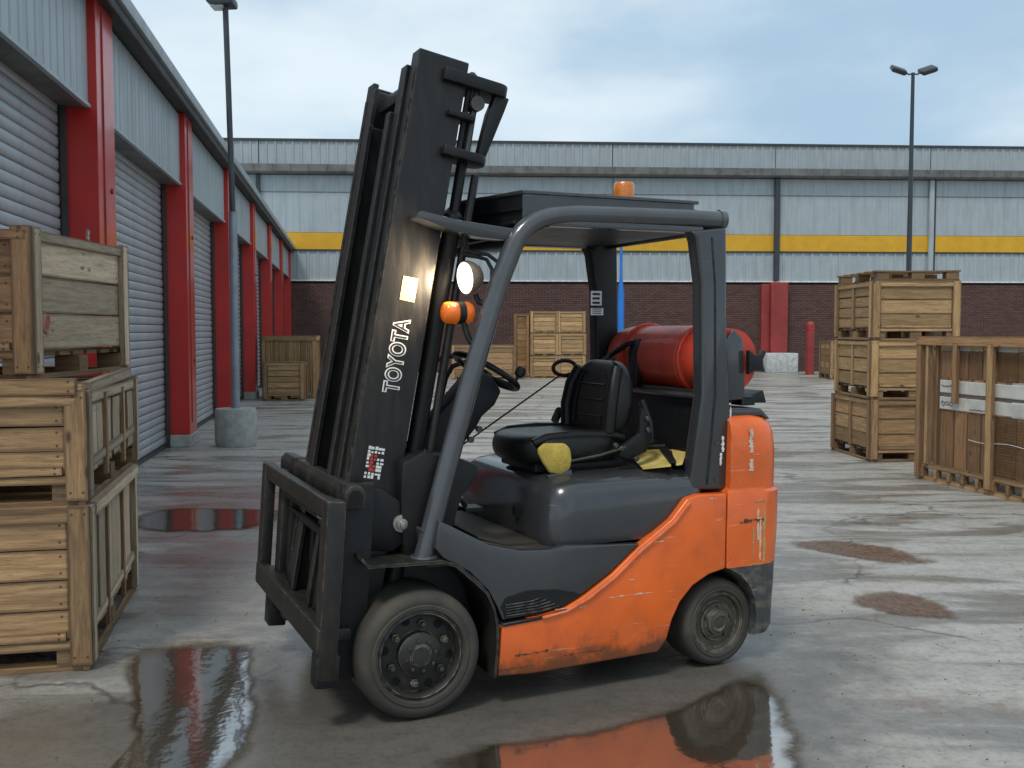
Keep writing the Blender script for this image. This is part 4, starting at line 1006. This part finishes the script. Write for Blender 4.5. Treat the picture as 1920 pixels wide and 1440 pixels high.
def sticker(o0, o1, s0, s1, mat, marks, seed):
    st = MB(MM).box(o0, o1, .1985, .1998, s0, s1).build('sticker', mat, ms)
    rnd = random.Random(seed)
    for k in range(marks):
        a = rnd.uniform(o0 + .008, o1 - .018); b = rnd.uniform(s0 + .01, s1 - .02)
        MB(MM).box(a, a + rnd.uniform(.006, .014), .1978, .1984, b, b + rnd.uniform(.003, .012)).build('print', rnd.choice(['red_print', 'white', 'mast']) if mat == 'mast' else rnd.choice(['ochre', 'sticker', 'ochre']), ms)
sticker(-.022, .040, 1.640, 1.735, 'sticker', 9, 1)
sticker(-.052, .022, .925, 1.060, 'mast', 0, 2)
stt = MB(MM).box(-.052, .022, .1982, .1996, .925, 1.060).build('sticker', 'mast', ms)
rnd2 = random.Random(4)
for i in range(5):
    for j in range(9):
        if rnd2.random() < .88:
            MB(MM).box(-.048 + i * .014, -.048 + i * .014 + rnd2.uniform(.008, .014), .1972, .1981, .930 + j * .0142, .930 + j * .0142 + rnd2.uniform(.007, .0135)).build('print', 'red_print' if (1 <= i <= 2 and 1 < j < 7) else 'white', ms)
MB(MM).box(-.078, -.045, .1735, .1745, .665, .675).build('print', 'white', ms)

# ---- carriage, nearly upright in front of the mast
cg = empty('carriage', (0, 0, 0)); cg.parent = FK
MC = Matrix.Translation((-.405, 0, 0)) @ Matrix.Rotation(math.atan(.07), 4, 'Y')
Y0c, Y1c = .02, 1.25
def cbox(n, x0, x1, y0, y1, z0, z1, mat='carriage', bv=.008): return MB(MC).box(x0, x1, y0, y1, z0, z1).bevel(bv).build(n, mat, cg)
cbox('top_bar', .0, .045, Y0c, Y1c, .80, .87)
MB(MC).prism([(.07, .84), (.07, .90), (.09, .925), (.13, .925), (.15, .90), (.15, .84)], .05, 1.20).bevel(.006).build('top_hook_bar', 'carriage', cg)
MB(MC).prism([(.085, .855), (.085, .895), (.10, .91), (.12, .91), (.135, .895), (.135, .855)], .046, .049).build('bar_end_shade', 'dark', cg)  # near-black plate painting the shade inside a hollow bar end
cbox('lower_bar', -.012, .035, Y0c, Y1c - .02, .30, .40)
cbox('lower_bar', .036, .13, Y0c + .05, Y1c - .05, .34, .385)
cbox('side_upright', -.004, .07, Y0c - .002, Y0c + .085, .205, .872)
cbox('side_upright', -.004, .05, Y1c - .075, Y1c + .002, .30, .872)
cbox('inner_upright', .05, .10, 1.02, 1.11, .33, .86)
cbox('inner_upright', .05, .11, .16, .26, .33, .86, 'black')
cbox('inner_upright', .10, .16, .30, .38, .25, .92, 'black')
cbox('inner_upright', .10, .16, .74, .82, .25, .92, 'black')
cbox('inner_rail', .06, .09, .16, 1.08, .74, .79, 'carriage')
cbox('side_plate', .07, .20, .10, .14, .18, .93, 'black')
cbox('side_plate', .07, .20, .93, .97, .22, .93, 'black')
cbox('lower_hook', -.01, .08, Y0c, .10, .175, .30, 'black')
cbox('lower_hook', .01, .09, .98, 1.08, .15, .32, 'black')
cbox('back_plate', .14, .155, .38, .74, .35, .80, 'black')
MB(MC).lathe([(.022, .30), (.022, .70), (.012, .71), (.012, .95)], (.075, 0, .70), 'y', 14).build('shift_cylinder', 'black', cg)
MB(MC).tube([(.05, .14, .765), (.05, .34, .765)], .010, 10).build('cylinder_rod', 'chrome', cg)
MB(MC).tube([(.10, .45, .72), (.095, .46, .6), (.10, .48, .48), (.12, .50, .38)], .012, 8).build('hose', 'plastic', cg)
MB(MC).tube([(.10, .60, .72), (.10, .61, .58), (.11, .63, .46), (.13, .64, .38)], .012, 8).build('hose', 'plastic', cg)

# ---- steering, seat, controls
MB().prism([(.375, 1.262), (.425, 1.325), (.50, 1.30), (.552, 1.228), (.52, 1.168), (.46, 1.12), (.43, 1.07), (.385, 1.02), (.36, .985), (.28, .93), (.10, .95), (.24, 1.12)], .46, .60).bevel(.014, 2).build('steering_column', 'plastic', FK)
for x, z in ((.44, 1.065), (.40, 1.02)): MB().lathe([(.014, -.02), (.014, 0)], (x, .47, z), 'y', 10).build('switch', 'bolt', FK)
MB().lathe([(.014, -.003), (.014, .0)], (.40, .458, 1.275), 'y', 12).build('dial', 'sticker', FK)
swc = Vector((.50, .52, 1.315)); t_ = R(31)
Tw = Matrix.Translation(swc) @ Matrix.Rotation(t_, 4, 'Y')
sw = MB(Tw).tube([(.155 * math.cos(a), .165 * math.sin(a), 0) for a in [2 * math.pi * k / 32 for k in range(32)]], .014, 10, True).build('steering_wheel', 'plastic', FK)
for a in (90, 210, 330): MB(Tw).tube([(0, 0, -.02), (.15 * math.cos(R(a)), .155 * math.sin(R(a)), 0)], .010, 8).build('spoke', 'plastic', sw)
MB(Tw).lathe([(.04, -.05), (.045, -.02), (.03, .0), (.001, .004)], (0, 0, 0), 'z', 18).build('hub', 'plastic', sw)
MB(Tw).lathe([(.008, .0), (.008, .03), (.020, .035), (.024, .055), (.018, .075), (.001, .082)], (.10, -.11, .005), 'z', 14).build('knob', 'plastic', sw)
MB().tube([(.50, .52, 1.30), (.44, .53, 1.20)], .03, 12).build('steering_shaft', 'plastic', FK)
# black grab bars on the far side
MB().tube([(.30, .93, .98), (.335, .93, 1.15), (.37, .93, 1.30), (.40, .93, 1.345), (.46, .93, 1.37), (.60, .90, 1.38)], .013, 8).build('grab_bar', 'plastic', FK)
MB().tube([(.39, .90, 1.0), (.43, .90, 1.17), (.455, .90, 1.27), (.49, .90, 1.325), (.56, .88, 1.35)], .012, 8).build('grab_bar', 'plastic', FK)
for k in range(3): MB().tube([(.35 + .03 * k, .62, 1.0), (.37 + .035 * k, .66, 1.22)], .006, 6).build('lever', 'plastic', FK)
MB().tube([(.495, .80, .955), (1.02, .80, 1.278)], .0045, 6).build('cable', 'plastic', FK)
MB().tube([(1.0 + .062 * math.cos(a), .72 , 1.315 + .036 * math.sin(a)) for a in [2 * math.pi * k / 20 for k in range(20)]], .010, 8, True).build('hand_ring', 'plastic', FK)
MB().tube([(1.06, .72, 1.31), (1.17, .74, 1.28), (1.25, .85, 1.25)], .011, 8).build('ring_arm', 'plastic', FK)

# seat
def cushion(name, secs, mat='leather', sm=60, parent=None):
    m = MB(); m.rings(secs); o = m.build(name, mat, parent or FK, sm)
    md = o.modifiers.new('soft', 'SUBSURF'); md.levels = 2; md.render_levels = 2; return o
def rr(cx, cy, hx, hy, z, dx=0):
    k = .62
    return [(cx - hx + dx, cy - hy * k, z), (cx - hx * k + dx, cy - hy, z), (cx + hx * k + dx, cy - hy, z), (cx + hx + dx, cy - hy * k, z),
            (cx + hx + dx, cy + hy * k, z), (cx + hx * k + dx, cy + hy, z), (cx - hx * k + dx, cy + hy, z), (cx - hx + dx, cy + hy * k, z)]
MB().box(.62, 1.06, .27, .63, .885, .925).bevel(.01).build('seat_base', 'black', FK)
seat = cushion('seat', [rr(.80, .44, .20, .19, .915), rr(.80, .44, .255, .235, .925), rr(.80, .44, .27, .25, .965), rr(.80, .44, .268, .25, 1.01), rr(.81, .44, .25, .23, 1.045), rr(.81, .44, .18, .16, 1.052)])
for y in (.245, .635): MB().tube([(.60, y, 1.012), (.66, y, 1.036), (.80, y, 1.044), (.98, y, 1.036), (1.04, y, 1.02)], .022, 10).build('bolster', 'leather', seat, 80)
# backrest, built in its own tilted frame (local z up the back, x thickness)
MBk = Matrix.Translation((.965, .44, 1.03)) @ Matrix.Rotation(R(9), 4, 'Y')
def rb(z, hx, hy, cx=.05, n=1.0):
    pts = []
    for k in range(16):
        a = 2 * math.pi * (k + .5) / 16; c_, s_ = math.cos(a), math.sin(a)
        x = math.copysign(abs(c_) ** .55, c_) * hx; y = math.copysign(abs(s_) ** .45, s_) * hy
        if x < 0: x *= .75 if abs(y) < hy * .72 else 1.15
        pts.append((cx + x, y, z))
    return pts
m = MB(MBk); m.rings([rb(-.015, .02, .10), rb(-.01, .04, .17), rb(.02, .055, .215), rb(.10, .06, .235), (rb(.18, .06, .235)), rb(.25, .055, .215), rb(.30, .045, .18), rb(.335, .03, .13), rb(.343, .012, .08)])
bk = m.build('seat_back', 'leather', FK, 80); md = bk.modifiers.new('soft', 'SUBSURF'); md.levels = 1; md.render_levels = 2
for z in (.08, .155, .225): MB(MBk).tube([(-.003, -.11, z), (-.004, 0, z), (-.003, .11, z)], .004, 6).build('stitch_seam', 'plastic', bk)
for s_ in (-1, 1): MB(MBk).tube([(-.008, s_ * .13, .04), (-.006, s_ * .135, .15), (-.002, s_ * .12, .26), (.0, s_ * .10, .29)], .004, 6).build('stitch_seam', 'plastic', bk)
for s_ in (-1, 1): MB(MBk).tube([(.0, s_ * .195, .02), (-.012, s_ * .205, .12), (-.008, s_ * .195, .22), (.012, s_ * .165, .30)], .030, 12).build('bolster', 'leather', bk, 80)
# recliner and buckles at the near side
MB().prism([(.97, .95), (1.03, .93), (1.12, .96), (1.15, 1.03), (1.13, 1.12), (1.10, 1.16), (1.08, 1.12), (1.08, 1.04), (1.0, 1.0)], .165, .20).bevel(.012).build('recliner_bracket', 'plastic', FK)
for x, z in ((1.115, 1.11), (1.12, 1.06), (1.06, .935), (.985, .985), (.955, 1.0)): MB().lathe([(.012, -.012), (.010, -.014), (.012, 0)], (x, .165, z), 'y', 8).build('bolt', 'bolt', FK)
MB().tube([(.72, .19, .935), (.88, .165, .96), (1.0, .155, .99)], .006, 6).build('seat_lever', 'bolt', FK)
MB().tube([(1.16, .20, 1.0), (1.18, .24, 1.08), (1.16, .28, 1.18)], .018, 8).build('belt_stalk', 'plastic', FK)
MB().tube([(.93, .69, 1.06), (.96, .70, 1.11), (.95, .72, 1.07)], .02, 8).build('belt_buckle', 'plastic', FK)
# torn patch of bare foam on the near front corner
pf = []
MB().prism([(.59, 1.0), (.62, 1.022), (.72, 1.018), (.745, .995), (.752, .95), (.745, .905), (.70, .885), (.645, .895), (.615, .94), (.595, .975)], .176, .200).bevel(.012, 2).build('torn_foam', 'foam', FK)
MB().prism([(.63, .885), (.75, .905), (.755, .875), (.73, .84), (.67, .85)], .180, .196).bevel(.004).build('torn_cover', 'grey', FK)

# clipboard and papers lying on the rear of the hood: things of their own
def sheet(name, pts, z, mat, th=.006, tilt=0):
    m = MB(); m.prism(pts, z, z + th, 'xy'); return m.bevel(.001, 1)
cb = empty('clipboard', (-.351, 3.75, 0), 24.8, 'yellow card folder with a dark clip bar lying behind the black seat', 'folder')
def tiltz(m, x0, k):
    for v in m.bm.verts: v.co.z += (v.co.x - x0) * k
    return m
tiltz(sheet('b', [(1.075, .13), (1.17, .055), (1.345, .32), (1.30, .50), (1.22, .50)], .895, 'card'), 1.1, .18).build('board', 'card', cb)
tiltz(sheet('b', [(1.175, .07), (1.20, .058), (1.375, .40), (1.35, .45)], .905, 'black'), 1.1, .18).build('edge_band', 'plastic', cb)
tiltz(sheet('b', [(1.19, .045), (1.215, .035), (1.35, .20), (1.37, .28), (1.36, .34)], .895, 'card'), 1.1, .18).build('loose_sheet', 'card', cb)
MB().tube([(1.23, .50, .94), (1.345, .36, .955)], .012, 8).build('clip_bar', 'black', cb)
gl = MB(); gl.rings([[(1.28 + a, .10 + b, .888) for a, b in ((0, 0), (.05, -.03), (.10, 0), (.10, .07), (.05, .10), (0, .07))], [(1.28 + a, .10 + b, .925) for a, b in ((.0, .01), (.05, -.01), (.09, .01), (.09, .06), (.05, .08), (.01, .06))], [(1.30 + a, .12 + b, .94) for a, b in ((0, 0), (.03, -.01), (.06, 0), (.06, .03), (.03, .04), (0, .03))]])
rg = gl.build('rag', 'plastic'); rg.location = (-.351, 3.75, 0); rg.rotation_euler = (0, 0, R(24.8)); md = rg.modifiers.new('soft', 'SUBSURF'); md.levels = 2; md.render_levels = 2
tag(rg, 'crumpled dark rag tucked beside the rear guard pillar on the hood', 'rag')

# ---- gas tank across the counterweight: a thing of its own
tk = empty('gas_cylinder', (-.351, 3.75, 0), 24.8, 'red gas cylinder lying across the back of the forklift', 'gas cylinder')
TX, TZ, TR = 1.505, 1.362, .158
MB().lathe([(.03, .13), (.10, .14), (.14, .165), (.156, .20), (.158, .23), (.158, .30), (.1605, .302), (.1605, .318), (.158, .32), (.158, .85), (.15, .92), (.12, .975), (.07, 1.0), (.03, 1.005)], (TX, 0, TZ), 'y', 40).build('shell', 'tank', tk, 40)
MB().lathe([(.136, .085), (.143, .085), (.143, .20), (.136, .20)], (TX, 0, TZ), 'y', 32).build('foot_ring', 'tank', tk)
m = MB()
col = [(TX + .10 * math.cos(R(a)), TZ + .10 * math.sin(R(a))) for a in range(20, 341, 20)]; col2 = [(TX + .094 * math.cos(R(a)), TZ + .094 * math.sin(R(a))) for a in range(340, 19, -20)]
m.prism(col + col2, .985, 1.12).build('valve_collar', 'black', tk)
MB().lathe([(.022, 1.0), (.022, 1.05), (.03, 1.055), (.03, 1.075), (.012, 1.08), (.012, 1.11), (.035, 1.115), (.035, 1.13)], (TX, 0, TZ), 'y', 16).build('valve', 'bolt', tk)
for s_ in (.26, .76):
    MB().tube([(TX + (TR + .006) * math.cos(a), s_, TZ + (TR + .006) * math.sin(a)) for a in [2 * math.pi * k / 28 for k in range(28)]], .009, 6, True).build('strap', 'tank', tk)
# tank cradle, clamp and guard plate belong to the truck
MB().prism([(1.34, 1.175), (1.72, 1.165), (1.70, 1.225), (1.62, 1.20), (1.44, 1.20), (1.36, 1.235)], .10, .95).bevel(.006).build('tank_cradle', 'black', FK)
MB().prism([(1.37, 1.2), (1.40, 1.42), (1.375, 1.46), (1.345, 1.40), (1.33, 1.2)], .62, .70).bevel(.01).build('cradle_arm', 'black', FK)
MB().prism([(1.455, 1.185), (1.455, 1.45), (1.50, 1.50), (1.55, 1.46), (1.565, 1.19)], .06, .075).bevel(.003).build('guard_plate', 'grey', FK)
MB().box(1.55, 1.62, .06, .14, 1.16, 1.20).build('clamp_foot', 'black', FK)
MB().prism([(1.565, 1.41), (1.59, 1.39), (1.62, 1.385), (1.645, 1.41), (1.66, 1.40), (1.64, 1.365), (1.645, 1.335), (1.655, 1.31), (1.60, 1.32), (1.565, 1.30)], .03, .06).bevel(.005).build('clamp', 'black', FK)
MB().tube([(1.25, .82, 1.33), (1.30, .80, 1.37), (1.34, .70, 1.43), (1.39, .66, 1.44)], .014, 8).build('gas_hose', 'plastic', FK)
for y in (1.0, .93, .86): MB().lathe([(.018, -.02), (.018, .02)], (1.40 - (1 - y) * .3, y, 1.40 - (1 - y) * .4), 'y', 8).build('hose_fitting', 'bolt', FK)
# labels on the far pillar
for z0, z1, x0, x1 in ((1.625, 1.70, 1.335, 1.40), (1.575, 1.612, 1.335, 1.41)):
    lb = MB().box(x0 - .05, x1 - .05, mir(.125) - .0025, mir(.125) - .001, z0, z1).build('label_plate', 'white', FK)
    for k in range(3): MB().box(x0 - .04, x1 - .062, mir(.125) - .0035, mir(.125) - .0026, z0 + .008 + k * (z1 - z0) * .3, z0 + .012 + k * (z1 - z0) * .3 + (.008 if z1 - z0 > .05 else 0)).build('print', 'black', lb)

# ---- lamps on the near guard tube
hl = empty('headlamp', (0, 0, 0)); hl.parent = FK
TH = Matrix.Translation((.245, .14, 1.705)) @ Matrix.Rotation(R(-6), 4, 'Y') @ Matrix.Rotation(R(8), 4, 'Z')
MB(TH).lathe([(.066, .0), (.068, .004), (.068, .015), (.062, .035), (.048, .058), (.028, .072), (.001, .076)], (0, 0, 0), 'x', 28).build('lamp_bowl', 'lit_bowl', hl, 60)
MB(TH).lathe([(.001, -.012), (.035, -.009), (.055, -.003), (.063, .0), (.0635, .003), (.001, .004)], (0, 0, 0), 'x', 28).build('lens', 'lens', hl, 60)
MB().tube([(.29, .14, 1.64), (.30, .13, 1.61), (.325, .10, 1.60), (.35, .09, 1.60)], .012, 8).build('bracket', 'black', hl)
MB().tube([(.395, .09, 1.70), (.375, .11, 1.77), (.34, .13, 1.80), (.28, .14, 1.805), (.245, .14, 1.815), (.235, .14, 1.805), (.25, .14, 1.795), (.30, .14, 1.79), (.335, .13, 1.78), (.35, .11, 1.74), (.345, .10, 1.64)], .008, 8).build('bracket', 'black', hl)
il = MB().lathe([(.001, 0), (.03, .003), (.041, .012), (.044, .03), (.044, .06), (.042, .062)], (.148, .14, 1.567), 'x', 24).build('indicator', 'orangelens', FK, 50)
MB().lathe([(.045, .062), (.045, .09)], (.148, .14, 1.567), 'x', 24).build('body', 'black', il)
MB().lathe([(.044, .09), (.044, .112), (.035, .125)], (.148, .14, 1.567), 'x', 24).build('rear_lens', 'orangelens', il)
MB().tube([(.235, .13, 1.53), (.25, .12, 1.47), (.275, .10, 1.42)], .013, 8).build('indicator_bracket', 'black', FK)
lt = bpy.data.lights.new('headlamp_light', 'SPOT'); lt.energy = 38; lt.color = (1., .78, .52); lt.spot_size = R(150); lt.spot_blend = .8; lt.shadow_soft_size = .04
lo = bpy.data.objects.new('headlamp_light', lt); COL.objects.link(lo); lo.parent = FK
lo.location = (.215, .12, 1.70); lo.rotation_euler = (Vector((1, .0, .05))).to_track_quat('Z', 'Y').to_euler()
